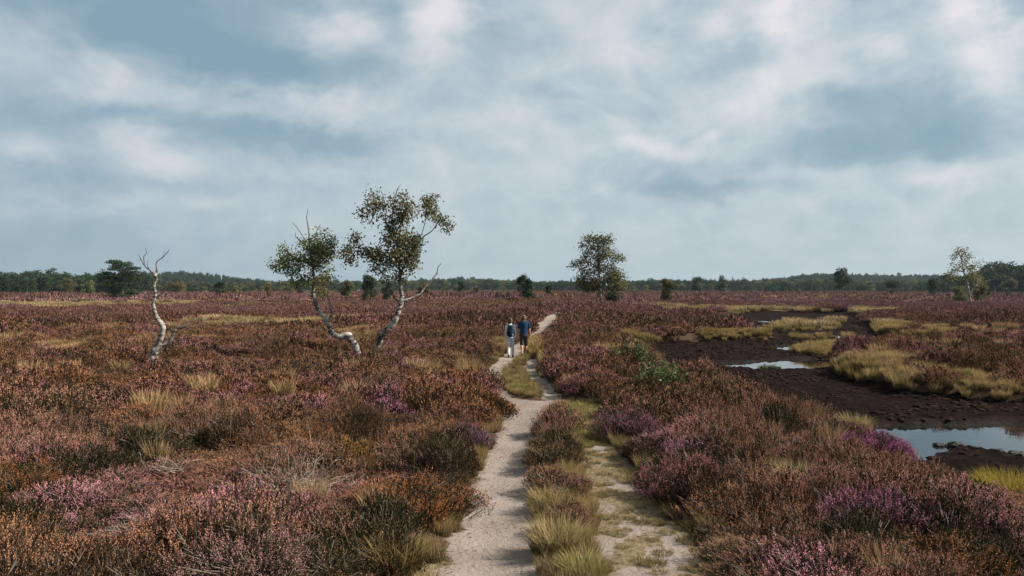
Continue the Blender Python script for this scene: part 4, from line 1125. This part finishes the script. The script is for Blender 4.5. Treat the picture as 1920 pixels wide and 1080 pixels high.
plant('bush', 'rounded green bush between the two leaning birches', 'bush', 651, 560, 524, 34, 'bush', M_olive, 170, 3000)
plant('bush', 'tall green bush behind the crown foot of the tallest birch', 'bush', 692, 562, 514, 42, 'bush', M_woodleaf, 150, 4200)
plant('bush', 'dark bush right behind the trunk of the tallest birch', 'bush', 727, 558, 531, 28, 'bush', M_woodleaf, 180, 2200)
plant('bush', 'brownish bush behind the bare branch of the tallest birch', 'bush', 793, 556, 526, 32, 'bush', M_rustleaf, 210, 2200)
plant('bush', 'dark green bush in the heath right of the dead birch', 'bush', 412, 556, 526, 28, 'bush', M_woodleaf, 220, 2600)
plant('bush', 'smaller bush next to the dark green bush right of the dead birch', 'bush', 442, 553, 536, 20, 'bush', M_olive, 250, 1400)
plant('sapling', 'thin grey sapling behind the far left of the leaning birches', 'sapling', 503, 557, 527, 13, 'broad', M_rustleaf, 190, 500)
plant('bush', 'round bush in the far heath left of the walkers\' juniper', 'bush', 864, 550, 527, 15, 'broad', M_woodleaf, 340, 1300)
plant('bush', 'brown bush in the far heath nearest to the walkers\' juniper on the left', 'bush', 894, 552, 534, 16, 'bush', M_rustleaf, 300, 1000)
plant('leafy_shrub', 'small bright green shrub in the heather left of the walkers\' heads', 'shrub', 894, 606, 582, 26, 'bush', M_shrubleaf, 62, 900, 0.12)
plant('tree', 'lone tree at the wood edge right of the small yellowish birch', 'tree', 1309, 549, 517, 26, 'broad', M_woodleaf, 420, 1600)
plant('tree', 'dark crowned tree taller than the wood behind, above the bog', 'tree', 1352, 549, 517, 20, 'broad', M_pineleaf, 460, 1600)
plant('tree', 'pale trunked tree before the left wood beside the dead birch', 'tree', 331, 552, 524, 34, 'broad', M_rustleaf, 380, 1400, bark=M_birchbark)
plant('tree', 'round olive tree in front of the left wood, left of the broad pine', 'tree', 127, 553, 520, 36, 'broad', M_olive, 400, 2000, bark=M_birchbark)
plant('bush', 'olive bush at the foot of the left wood near the broad pine', 'bush', 165, 554, 527, 28, 'bush', M_olive, 380, 1600)
plant('pine_tree', 'tall dark pine rising above the wood at the right edge', 'pine tree', 1865, 550, 486, 40, 'broad', M_pineleaf, 400, 2600)
plant('tree', 'round tree in front of the wood at the right edge of the picture', 'tree', 1894, 550, 516, 30, 'broad', M_olive, 370, 2000)


def leafy_shrub(label, px, py, w, h, n, seed, z0=0.15):
    """open young tree-shrub: stems with separate broad leaves"""
    rg = np.random.default_rng(seed); x, y = gp(px, py, z0); st = Buf(); lf = Buf()
    for i in range(n):
        a = rg.random() * 6.28; rr = w * .5 * math.sqrt(rg.random()); hh = h * rg.uniform(.45, 1.05) * (1 - .35 * (rr / (w * .5)) ** 2)
        P = smooth_path([(0.2 * rr * math.cos(a), 0.2 * rr * math.sin(a), 0), (.7 * rr * math.cos(a), .7 * rr * math.sin(a), hh * .5), (rr * math.cos(a) + rg.normal(0, .04), rr * math.sin(a), hh)], 4)
        tube(st, P, np.linspace(.008, .003, len(P)), 4, (.4, .5, 0))
        k = 30; t = rg.uniform(.3, 1, k) * (len(P) - 1); i0 = np.minimum(t.astype(int), len(P) - 2); p = P[i0] + (P[i0 + 1] - P[i0]) * (t - i0)[:, None]
        cg = np.zeros((k, 3)); cg[:, 1] = rg.random(k) * (0.5 + 0.5 * t / len(P))
        leaves(lf, p + rg.normal(0, .025, (k, 3)), unit(rg.normal(size=(k, 3)) + np.array([0, 0, .5])), .082 * rg.uniform(.6, 1.2, k), .055, rg, cg)
    root = empty('leafy_shrub', (x, y, H1(x, y))); tag(root, label, 'shrub')
    link('stems', st.mesh('stems', [M_darkbark]), root); link('foliage', lf.mesh('foliage', [M_shrubleaf]), root)
    return root


leafy_shrub('young leafy birch shrub with thin pale shoots at the left end of the peat', 1186, 694, 1.6, 1.35, 60, 21)
leafy_shrub('lower, denser green leafy shrub right of and nearer than the pale shooted one', 1240, 738, 1.35, 1.0, 80, 22)
leafy_shrub('small green water plant clump standing in the middle bog pool', 1443, 693, 1.0, .34, 40, 23, ZW)


# ------------------------------------------------------------------ woods on the horizon
def build_woods():
    rg = np.random.default_rng(99); mats = [M_woodleaf, M_pineleaf, M_olive]; ms = []; sets = []
    kinds = [('broad', 12, 9, M_woodleaf), ('broad', 11, 10, M_woodleaf), ('broad', 13, 8.5, M_pineleaf), ('spire', 14, 6, M_pineleaf), ('pine', 13, 8, M_pineleaf), ('broad', 10, 9, M_olive), ('bush', 6, 8, M_woodleaf), ('bush', 5, 7, M_olive), ('spire', 15, 5, M_woodleaf)]
    for i, (k, h, w, m) in enumerate(kinds):
        tr, cr = gen_tree(k, 500 + i, h, w, 900, 0.85)
        sets.append((tr.mesh('far_trunk', [M_darkbark]), cr.mesh('far_crown', [m])))
        b = Buf(); b.add(np.concatenate(cr.v), q=np.concatenate(cr.q), c=np.concatenate(cr.c)); ms.append(b.mesh('far_tree', [m]))
    col = proto_collection('wood_trees', ms)
    # px range, depth range, height range, spacing, mix of kinds
    seg = [(-700, 270, 440, 600, 10.8, 14.0, 7.0, [0, 1, 2, 4, 3, 3, 6]), (240, 560, 620, 760, 6.5, 9.5, 8, [0, 1, 5, 7, 6]), (540, 1080, 860, 1020, 9.5, 13.5, 9.5, [0, 1, 2, 5]),
           (540, 900, 680, 760, 4.5, 7.5, 11, [5, 7, 6, 0]), (1000, 1440, 780, 920, 9.0, 13.0, 9, [0, 1, 2, 3, 8, 6]), (1170, 1460, 640, 700, 6, 9, 10, [0, 6, 5]), (1420, 1800, 640, 780, 8.0, 12.0, 8.5, [0, 1, 2, 5, 6]),
           (1765, 2600, 450, 620, 15, 20.0, 7.0, [0, 1, 2, 3, 4, 6]), (-500, 620, 1150, 1750, 11, 14, 17, [2, 3, 4, 8, 3]), (700, 1010, 1250, 1700, 11, 13, 18, [2, 3, 0]), (1180, 2400, 1150, 1700, 11, 14, 18, [0, 1, 2, 3])]
    P = []; S = []; I = []; K = []
    names = {0: 'left wood', 1: 'wood behind the dead birch', 2: 'far central wood', 3: 'scattered scrub in the far heath', 4: 'wood behind the tall birch', 5: 'low trees beyond the bog', 6: 'wood behind the bog', 7: 'right wood'}
    nfront = 0
    for si, (a, b_, y0, y1, h0, h1, sp, kd) in enumerate(seg):
        ys = np.arange(y0, y1, sp)
        for ri, yy in enumerate(ys):
            xa, xb = (a - 960) / F * yy, (b_ - 960) / F * yy
            xs = np.arange(xa, xb, sp); xs = xs + rg.uniform(-.45, .45, len(xs)) * sp; yv = yy + rg.uniform(-.45, .45, len(xs)) * sp
            keep = rg.random(len(xs)) < (0.62 if ri < 2 else 0.9)
            if si in (3, 5): keep &= rg.random(len(xs)) < 0.4
            xs, yv = xs[keep], yv[keep]; zz = height(xs, yv)
            hn = fbm(xs, yv, 0.02, 3, 70 + si); hh = h0 + (h1 - h0) * np.clip((hn - .3) / .4, 0, 1) + rg.normal(0, 1.0, len(xs)) + (rg.random(len(xs)) < .12) * rg.uniform(1, 3, len(xs))
            if si == 7: hh = hh * (0.60 + 0.40 * np.clip((xs / yv * F + 960 - 1800) / 70, 0, 1))
            if ri == 0: hh *= 0.8
            ks = rg.choice(kd, len(xs))
            for x, y, z, h, k in zip(xs, yv, zz, hh, ks):
                k = int(k); base_h = kinds[k][1]; s = h / base_h * (0.75 if kinds[k][0] == 'bush' and ri else 1)
                u = x / y * F + 960
                if ri == 0 and si < 8 and -10 < u < 1930:
                    r = empty('woodland_tree', (x, y, z - .1), rg.random() * 6.28); r.scale = (s, s, s)
                    kk = {'broad': 'round crowned tree', 'spire': 'pointed conifer', 'pine': 'layered pine', 'bush': 'low bushy tree'}[kinds[k][0]]
                    sh = {M_woodleaf.name: 'green', M_pineleaf.name: 'dark green', M_olive.name: 'olive'}[kinds[k][3].name]
                    tag(r, '%s %s in the front row of the %s' % (sh, kk, names[si]), 'tree', '%s %ss at the edge of the %s' % (sh, kk, names[si]))
                    for nm, me in (('trunk', sets[k][0]), ('crown', sets[k][1])): link(nm, me, r)
                    nfront += 1
                else:
                    P.append((x, y, z - .1)); S.append(s); I.append(k)
    n = len(P); s = np.array(S)
    scatter('wood', col, 0, P, np.stack([s, s, s], 1), rg.random(n) * 6.28, np.ones((n, 3)), None, 'dark green wood along the horizon', idx=np.array(I), rg=rg)
    print('wood', n, 'front trees', nfront)


build_woods()


def build_small_saplings():
    """little self-sown bushes dotted over the middle heath"""
    rg = np.random.default_rng(123); L = []
    for i in range(4):
        tr, cr = gen_tree('bush', 800 + i, 1.0, 1.1, 500, 0.13); L.append((tr.mesh('s_trunk', [M_darkbark]), cr.mesh('s_crown', [[M_olive, M_woodleaf, M_rustleaf, M_juniper][i]])))
    kinds = ['olive', 'green', 'brown', 'dark']
    spots = [(236, 571, 0, .9), (470, 556, 2, 2.0), (560, 553, 1, 3.0), (532, 552, 2, 2.4), (1085, 553, 3, 2.4), (925, 549, 1, 4), (948, 550, 0, 3.5), (1270, 560, 2, 2.2), (1410, 553, 1, 3.0), (1445, 552, 3, 2.6), (1500, 551, 0, 3.2), (1530, 553, 1, 2.4),
             (1640, 553, 3, 2.5), (1705, 556, 2, 2.0), (340, 563, 1, 1.3), (385, 568, 2, 1.1), (545, 578, 0, 1.0), (830, 551, 0, 3.6), (760, 551, 1, 3.4), (1370, 565, 3, 1.2), (150, 570, 2, 1.1), (60, 556, 1, 2.4), (1855, 560, 1, 2.2), (1890, 557, 3, 2.4)]
    for i, (px, py, k, h) in enumerate(spots):
        x, y = gp(px, py, 0); r = empty('sapling', (x, y, H1(x, y))); r.scale = (h, h, h); r.rotation_euler[2] = i
        tag(r, '%s little self-sown bush standing alone in the far heather' % kinds[k], 'bush', '%s little bushes in the far heather' % kinds[k])
        link('trunk', L[k][0], r); link('crown', L[k][1], r)


build_small_saplings()


# ------------------------------------------------------------------ dead heather twigs, peat clods, marker post
def dead_twigs(label, px, py, w, h, n, seed, lean):
    rg = np.random.default_rng(seed); x, y = gp(px, py, .38); b = Buf()
    for i in range(n):
        p = np.array([rg.normal(0, w * .22), rg.normal(0, w * .12), 0.02]); d = unit(np.array([lean + rg.normal(0, .9), rg.normal(-.2, .5), rg.uniform(.5, 1.3)])); L = rg.uniform(.3, .62) * w
        pts = [p]
        for k in range(6):
            d = unit(d + rg.normal(0, .24, 3) + np.array([lean * .12, 0, -.13])); p = p + d * L / 6; p[2] = min(max(p[2], .03), h * 1.1); pts.append(p)
        r0 = rg.uniform(.003, .0065)
        tube(b, pts, np.linspace(r0, .0016, 7), 4, (0, .5, 0), cap=False)
        for k in range(2, 6):
            if rg.random() < .75:
                q = pts[k]; e = unit(d + rg.normal(0, .7, 3)); tube(b, [q, q + e * L * .13, q + (e + rg.normal(0, .3, 3)) * L * .25], [.003, .002, .0012], 3, (0, .5, 0), cap=False)
    tag(link('dead_heather', b.mesh('dead_heather', [M_twig]), loc=(x, y, H1(x, y) + .12)), label, 'dead heather')


M_twig = bark_mat('grey_twigs', (0.42, 0.35, 0.29), (0.16, 0.12, 0.10), 12)
dead_twigs('tangle of bare grey heather twigs arching over a dark hollow in the left foreground', 560, 890, 1.1, .52, 120, 41, .15)
dead_twigs('smaller spray of bare grey twigs left of the arching tangle', 290, 958, .8, .34, 60, 42, -.9)
dead_twigs('faint bare twigs low in the heather left of and behind the arching tangle', 330, 860, .7, .45, 26, 43, -.3)


def clod(label, px, py, r, seed):
    import bmesh
    x, y = gp(px, py, ZW); bm = bmesh.new(); bmesh.ops.create_icosphere(bm, subdivisions=4, radius=1)
    for v in bm.verts:
        c = v.co; n = vnoise(np.array([c.x * 1.7 + seed * 11 + 30, c.x * 5 + 60]), np.array([c.y * 1.7 + c.z * 2 + 30, c.y * 5 + c.z * 4 + 60]))
        v.co *= 1 + .5 * (n[0] - .5) + .22 * (n[1] - .5); v.co.z *= .6
    me = bpy.data.meshes.new('peat_clod'); bm.to_mesh(me); bm.free(); me.materials.append(M_clod)
    o = link('peat_clod', me, loc=(x, y, ZW + r * .12)); o.scale = (r * 1.3, r, r); tag(o, label, 'peat clod')


M_clod, _T = new_mat('wet_peat_clod'); _g = _T.new('ShaderNodeNewGeometry').outputs['Position']
finish(_T, _T.mix(_T.maprange(_T.noise(_g, 9, 5), .4, .65), (.006, .005, .004), (.028, .021, .018)), .6, .25, bump=_T.noise(_g, 14, 6, .7), bump_d=.04)
clod('large dark peat clod on the near shore of the closest pool', 1790, 838, .14, 1)
clod('flat dark clod right beside the large one on the pool shore', 1830, 846, .12, 2)
clod('small dark clod in the shallow water near the right edge', 1868, 850, .13, 3)
clod('dark clod at the right edge of the near pool shore', 1905, 856, .15, 4)
clod('tiny dark clod left of the large one on the pool shore', 1762, 836, .10, 5)


def post():
    x, y = (1616 - 960) / F * 300, 300; m, T = new_mat('white_paint'); n = T.noise(T.new('ShaderNodeTexCoord').outputs['Object'], 8, 4)
    finish(T, T.mix(n, (.75, .74, .70), (.5, .48, .44)), .6); b = Buf()
    tube(b, [(0, 0, -.3), (0, 0, 1.9), (0, 0, 2.0)], [.14, .14, .06], 8); tag(link('marker_post', b.mesh('marker_post', [m]), loc=(x, y, H1(x, y))), 'small white marker post before the wood right of the round dark tree', 'post')


post()


# ------------------------------------------------------------------ the two walkers
def ball(b, c, r, n=12, m=18, col=(0, 0, 0)):
    c = np.array(c, float); r = np.broadcast_to(np.array(r, float), (3,)); v = [c + (0, 0, r[2])]
    for i in range(1, n):
        t = math.pi * i / n
        for k in range(m): a = 2 * math.pi * k / m; v.append(c + np.array([math.sin(t) * math.cos(a), math.sin(t) * math.sin(a), math.cos(t)]) * r)
    v.append(c - (0, 0, r[2])); q = []; t3 = []
    for k in range(m):
        k2 = (k + 1) % m; t3.append((0, 1 + k, 1 + k2)); t3.append((len(v) - 1, 1 + (n - 2) * m + k2, 1 + (n - 2) * m + k))
        for i in range(n - 2): q.append((1 + i * m + k, 1 + (i + 1) * m + k, 1 + (i + 1) * m + k2, 1 + i * m + k2))
    b.add(v, q=q, t=t3, c=col)


def limb(b, a, ra, c, rc, flat=1.0):
    a = np.array(a, float); c = np.array(c, float); n = max(2, int(np.linalg.norm(c - a) / (min(ra, rc) * .45)) + 1)
    for t in np.linspace(0, 1, n): r = ra + (rc - ra) * t; ball(b, a + (c - a) * t, (r, r * flat, r), 7, 10)


def trunk_rings(b, prof, dz=0.018, rz=0.045):
    P = np.array(prof, float); P = P[np.argsort(P[:, 0])]
    for z in np.arange(P[0, 0], P[-1, 0] + dz, dz):
        ball(b, (0, -.002, z), (np.interp(z, P[:, 0], P[:, 1]), np.interp(z, P[:, 0], P[:, 2]), rz), 8, 20)


def fuse(name, b, mat, voxel=0.011, smooth=3, parent=None):
    """one continuous skin over the collected volumes"""
    me = b.mesh(name + '_raw', [mat]); o = bpy.data.objects.new('tmp', me); C.objects.link(o)
    md = o.modifiers.new('r', 'REMESH'); md.mode = 'VOXEL'; md.voxel_size = voxel; md.use_smooth_shade = True
    ms = o.modifiers.new('s', 'SMOOTH'); ms.factor = .5; ms.iterations = smooth
    dg = bpy.context.evaluated_depsgraph_get(); out = bpy.data.meshes.new_from_object(o.evaluated_get(dg)); bpy.data.objects.remove(o)
    out.name = name
    if not out.materials: out.materials.append(mat)
    for p in out.polygons: p.use_smooth = True
    return link(name, out, parent)


def cloth(name, c, rough=.85, var=.25, scale=9):
    m, T = new_mat(name); tc = T.new('ShaderNodeTexCoord').outputs['Object']; n = T.noise(tc, scale, 5, .6)
    finish(T, T.mix(T.maprange(n, .3, .7), tuple(v * (1 - var) for v in c), tuple(v * (1 + var) for v in c)), rough, .15, bump=n, bump_d=.02); return m


def person(px, label, S, rz, female, arms, legs, Y=33.4):
    """S overall scale of a 1.75 m figure; legs: (y of knee, y of ankle, ankle z) left/right; faces +Y"""
    x = (px - 960) / F * Y; root = empty('person', (x, Y, H1(x, Y) + 0.005), rz); root.scale = (S, S, S); tag(root, label, 'person', 'two people walking away along the path')
    skin = cloth('skin', (.42, .24, .17), .6, .08); hairm = cloth('hair', (.10, .058, .035) if female else (.13, .095, .07), .7, .4, 40)
    sw = .162 if female else .182; hw = .088
    B = Buf()
    ball(B, (0, .01, 1.625), (.074, .092, .108)); ball(B, (0, .055, 1.585), (.05, .055, .055)); limb(B, (0, .105, 1.635), .009, (0, .118, 1.605), .014)
    ball(B, (-.076, .0, 1.615), (.012, .02, .03), 6, 8); ball(B, (.076, .0, 1.615), (.012, .02, .03), 6, 8); ball(B, (0, .09, 1.572), (.025, .012, .008), 6, 8)
    limb(B, (0, -.005, 1.44), .056, (0, .0, 1.56), .050)
    trunk_rings(B, ((1.42, sw * .80, .085), (1.32, sw * .84, .105), (1.22, sw * .78, .10), (1.12, sw * .70, .09), (1.04, sw * .74, .093), (.96, .16, .105), (.88, .155, .105)))
    limb(B, (-sw * .85, 0, 1.405), .052, (sw * .85, 0, 1.405), .052)
    SL = Buf(); TR = Buf(); SH = []
    g = .014
    trunk_rings(SL, [(z, rx + g, ry + g) for z, rx, ry in ((1.43, sw * .80, .085), (1.40, sw * .92, .10), (1.33, sw * .90, .115), (1.23, sw * .86, .113), (1.12, sw * .82, .106), (1.03, sw * .84, .108), (.95 if female else .86, sw * .88, .118))])
    limb(SL, (-sw * .85, 0, 1.405), .054 + g, (sw * .85, 0, 1.405), .054 + g); limb(SL, (0, -.01, 1.45), .062, (0, -.005, 1.485), .056)
    for s, (ey, wy, wx) in zip((-1, 1), arms):
        sh = (s * (sw + .012), 0, 1.375); el = (s * (sw + .050), ey, 1.12); wr = (s * (sw + .055 + wx), wy, .89)
        limb(B, sh, .052, el, .040); limb(B, el, .040, wr, .026)
        if female: limb(SL, sh, .064, el, .052); limb(SL, el, .052, wr, .036)
        else: limb(SL, sh, .061, tuple(np.array(sh) * .35 + np.array(el) * .65), .060)
        # hand: palm, four curled fingers, thumb
        w = np.array(wr); pc = w + (0, .008, -.055); ball(B, pc, (.018, .037, .048), 8, 10)
        for i, (fy, fl) in enumerate(((.030, .062), (.011, .070), (-.009, .066), (-.028, .052))):
            k0 = pc + (0, fy, -.040); k1 = k0 + (-s * .006, .004, -fl * .5); k2 = k1 + (-s * .018, .004, -fl * .42)
            limb(B, k0, .0095, k1, .0085); limb(B, k1, .0085, k2, .007)
        limb(B, pc + (-s * .004, .030, .010), .012, pc + (-s * .018, .055, -.030), .009)
    shoem = cloth('shoe_leather', (.030, .024, .022), .6)
    for s, (ky, ay, az) in zip((-1, 1), legs):
        hp = (s * hw, 0, .90); kn = (s * hw * 1.02, ky, .49 + az * .25); an = (s * hw * .98, ay, .085 + az)
        limb(B, hp, .088, kn, .054); limb(B, kn, .054, tuple(np.array(kn) * .6 + np.array(an) * .4 + (0, -.012, 0)), .055); limb(B, tuple(np.array(kn) * .6 + np.array(an) * .4 + (0, -.012, 0)), .055, an, .036)
        pitch = az * 2.2; hl = np.array(an) + (0, -.02, -.045); toe = np.array(an) + (s * .02, .165, -.058 - pitch * .35); toe[2] = max(toe[2], .028)
        limb(B, hl, .034, toe, .026)
        sh = Buf(); limb(sh, hl + (0, -.008, 0), .045, toe, .036); limb(sh, np.array(an) + (0, -.005, -.02), .045, np.array(an) + (0, .05, -.04), .042); SH.append(sh)
        if female:
            limb(TR, hp, .104, kn, .074); limb(TR, kn, .074, tuple(np.array(an) + (0, 0, .02)), .056)
        else:
            k2 = np.array(hp) + (np.array(kn) - hp) * .92; limb(TR, hp, .108, tuple(k2), .088)
    ball(TR, (0, -.005, .94), (.172, .125, .09)); ball(TR, (0, -.01, .88), (.168, .125, .08))
    fuse('body', B, skin, .008, 2, root)
    fuse('shirt', SL, cloth('pale_shirt', (.52, .56, .60), .9, .12) if female else cloth('navy_polo', (.012, .034, .070), .9, .25), .010, 3, root)
    fuse('trousers' if female else 'shorts', TR, cloth('light_grey_trousers', (.46, .50, .54), .9, .12) if female else cloth('brown_shorts', (.050, .036, .032), .9), .010, 3, root)
    for sh in SH: fuse('shoe', sh, shoem, .008, 2, root)
    HR = Buf(); ball(HR, (0, -.008, 1.655), (.083, .098, .090)); ball(HR, (0, -.035, 1.61), (.078, .075, .085))
    if female: ball(HR, (0, -.055, 1.57), (.062, .055, .060))
    fuse('hair', HR, hairm, .007, 1, root)
    for s in (-1, 1):
        e = Buf(); ball(e, (s * .030, .096, 1.632), .010, 6, 8); link('eye', e.mesh('eye', [cloth('eye_dark', (.03, .02, .02), .3)]), root)
    return root


def walkers():
    Y = 33.4
    w = person(957.5, 'left of the two walkers, in pale long-sleeved shirt and light grey trousers', 0.945, R(-2), True, ((-.03, .02, .0), (.02, .05, .0)), ((-.01, -.20, .06), (.10, .16, 0)), Y)
    m = person(982.5, 'right of the two walkers, in navy polo shirt and dark brown shorts', 1.01, R(2), False, ((.01, .06, .0), (-.02, .03, .01)), ((.0, -.18, .07), (.10, .17, 0)), Y)
    S = .945; root = empty('backpack', tuple(w.location), R(-2)); root.scale = (S, S, S); tag(root, 'dark navy backpack worn by the left walker', 'backpack')
    nv = cloth('navy_nylon', (.010, .018, .034), .7, .3); b = Buf()
    for z, rx, ry in ((1.37, .115, .055), (1.28, .135, .075), (1.16, .145, .085), (1.05, .145, .085), (.985, .135, .07)): ball(b, (0, -.205, z), (rx, ry, .075))
    for sx in (-.12, .12): limb(b, (sx, -.19, 1.03), .045, (sx * .8, -.19, 1.33), .04)
    fuse('bag', b, nv, .010, 3, root); b = Buf()
    for z in (1.03, 1.10, 1.17): ball(b, (0, -.285, z), (.10, .03, .055))
    fuse('pocket', b, nv, .008, 2, root)
    for s in (-1, 1):
        b = Buf(); P = smooth_path([(s * .09, -.17, 1.36), (s * .115, -.09, 1.482), (s * .12, .02, 1.495), (s * .125, .125, 1.40), (s * .13, .125, 1.22), (s * .165, .02, 1.08), (s * .12, -.16, 1.0)], 4)
        for i in range(len(P) - 1): limb(b, P[i], .020, P[i + 1], .020, .7)
        fuse('strap', b, nv, .008, 1, root)
    b = Buf(); ball(b, (.085, -.292, 1.015), (.038, .012, .018)); link('tag', b.mesh('tag', [cloth('white_tag', (.6, .6, .58))]), root)


walkers()


# ------------------------------------------------------------------ the air between here and the woods
def build_haze():
    m = bpy.data.materials.new('haze_air'); m.use_nodes = True; T = NT(m.node_tree)
    out = T.new('ShaderNodeOutputMaterial'); v = T.new('ShaderNodeVolumePrincipled')
    v.inputs['Color'].default_value = (0.62, 0.80, 0.92, 1); v.inputs['Density'].default_value = 0.00006; v.inputs['Anisotropy'].default_value = 0.2
    T.l.new(v.outputs[0], out.inputs['Volume'])
    x, y0, y1, z0, z1 = 3250.0, -650.0, 2650.0, -3.5, 52.0
    vs = [(a, b, c) for c in (z0, z1) for b in (y0, y1) for a in (-x, x)]
    q = [(0, 2, 3, 1), (4, 5, 7, 6), (0, 1, 5, 4), (2, 6, 7, 3), (0, 4, 6, 2), (1, 3, 7, 5)]
    tag(link('haze', mesh_np('haze', vs, [q], [m])), 'thin bluish haze over the heath', kind='stuff')


build_haze()
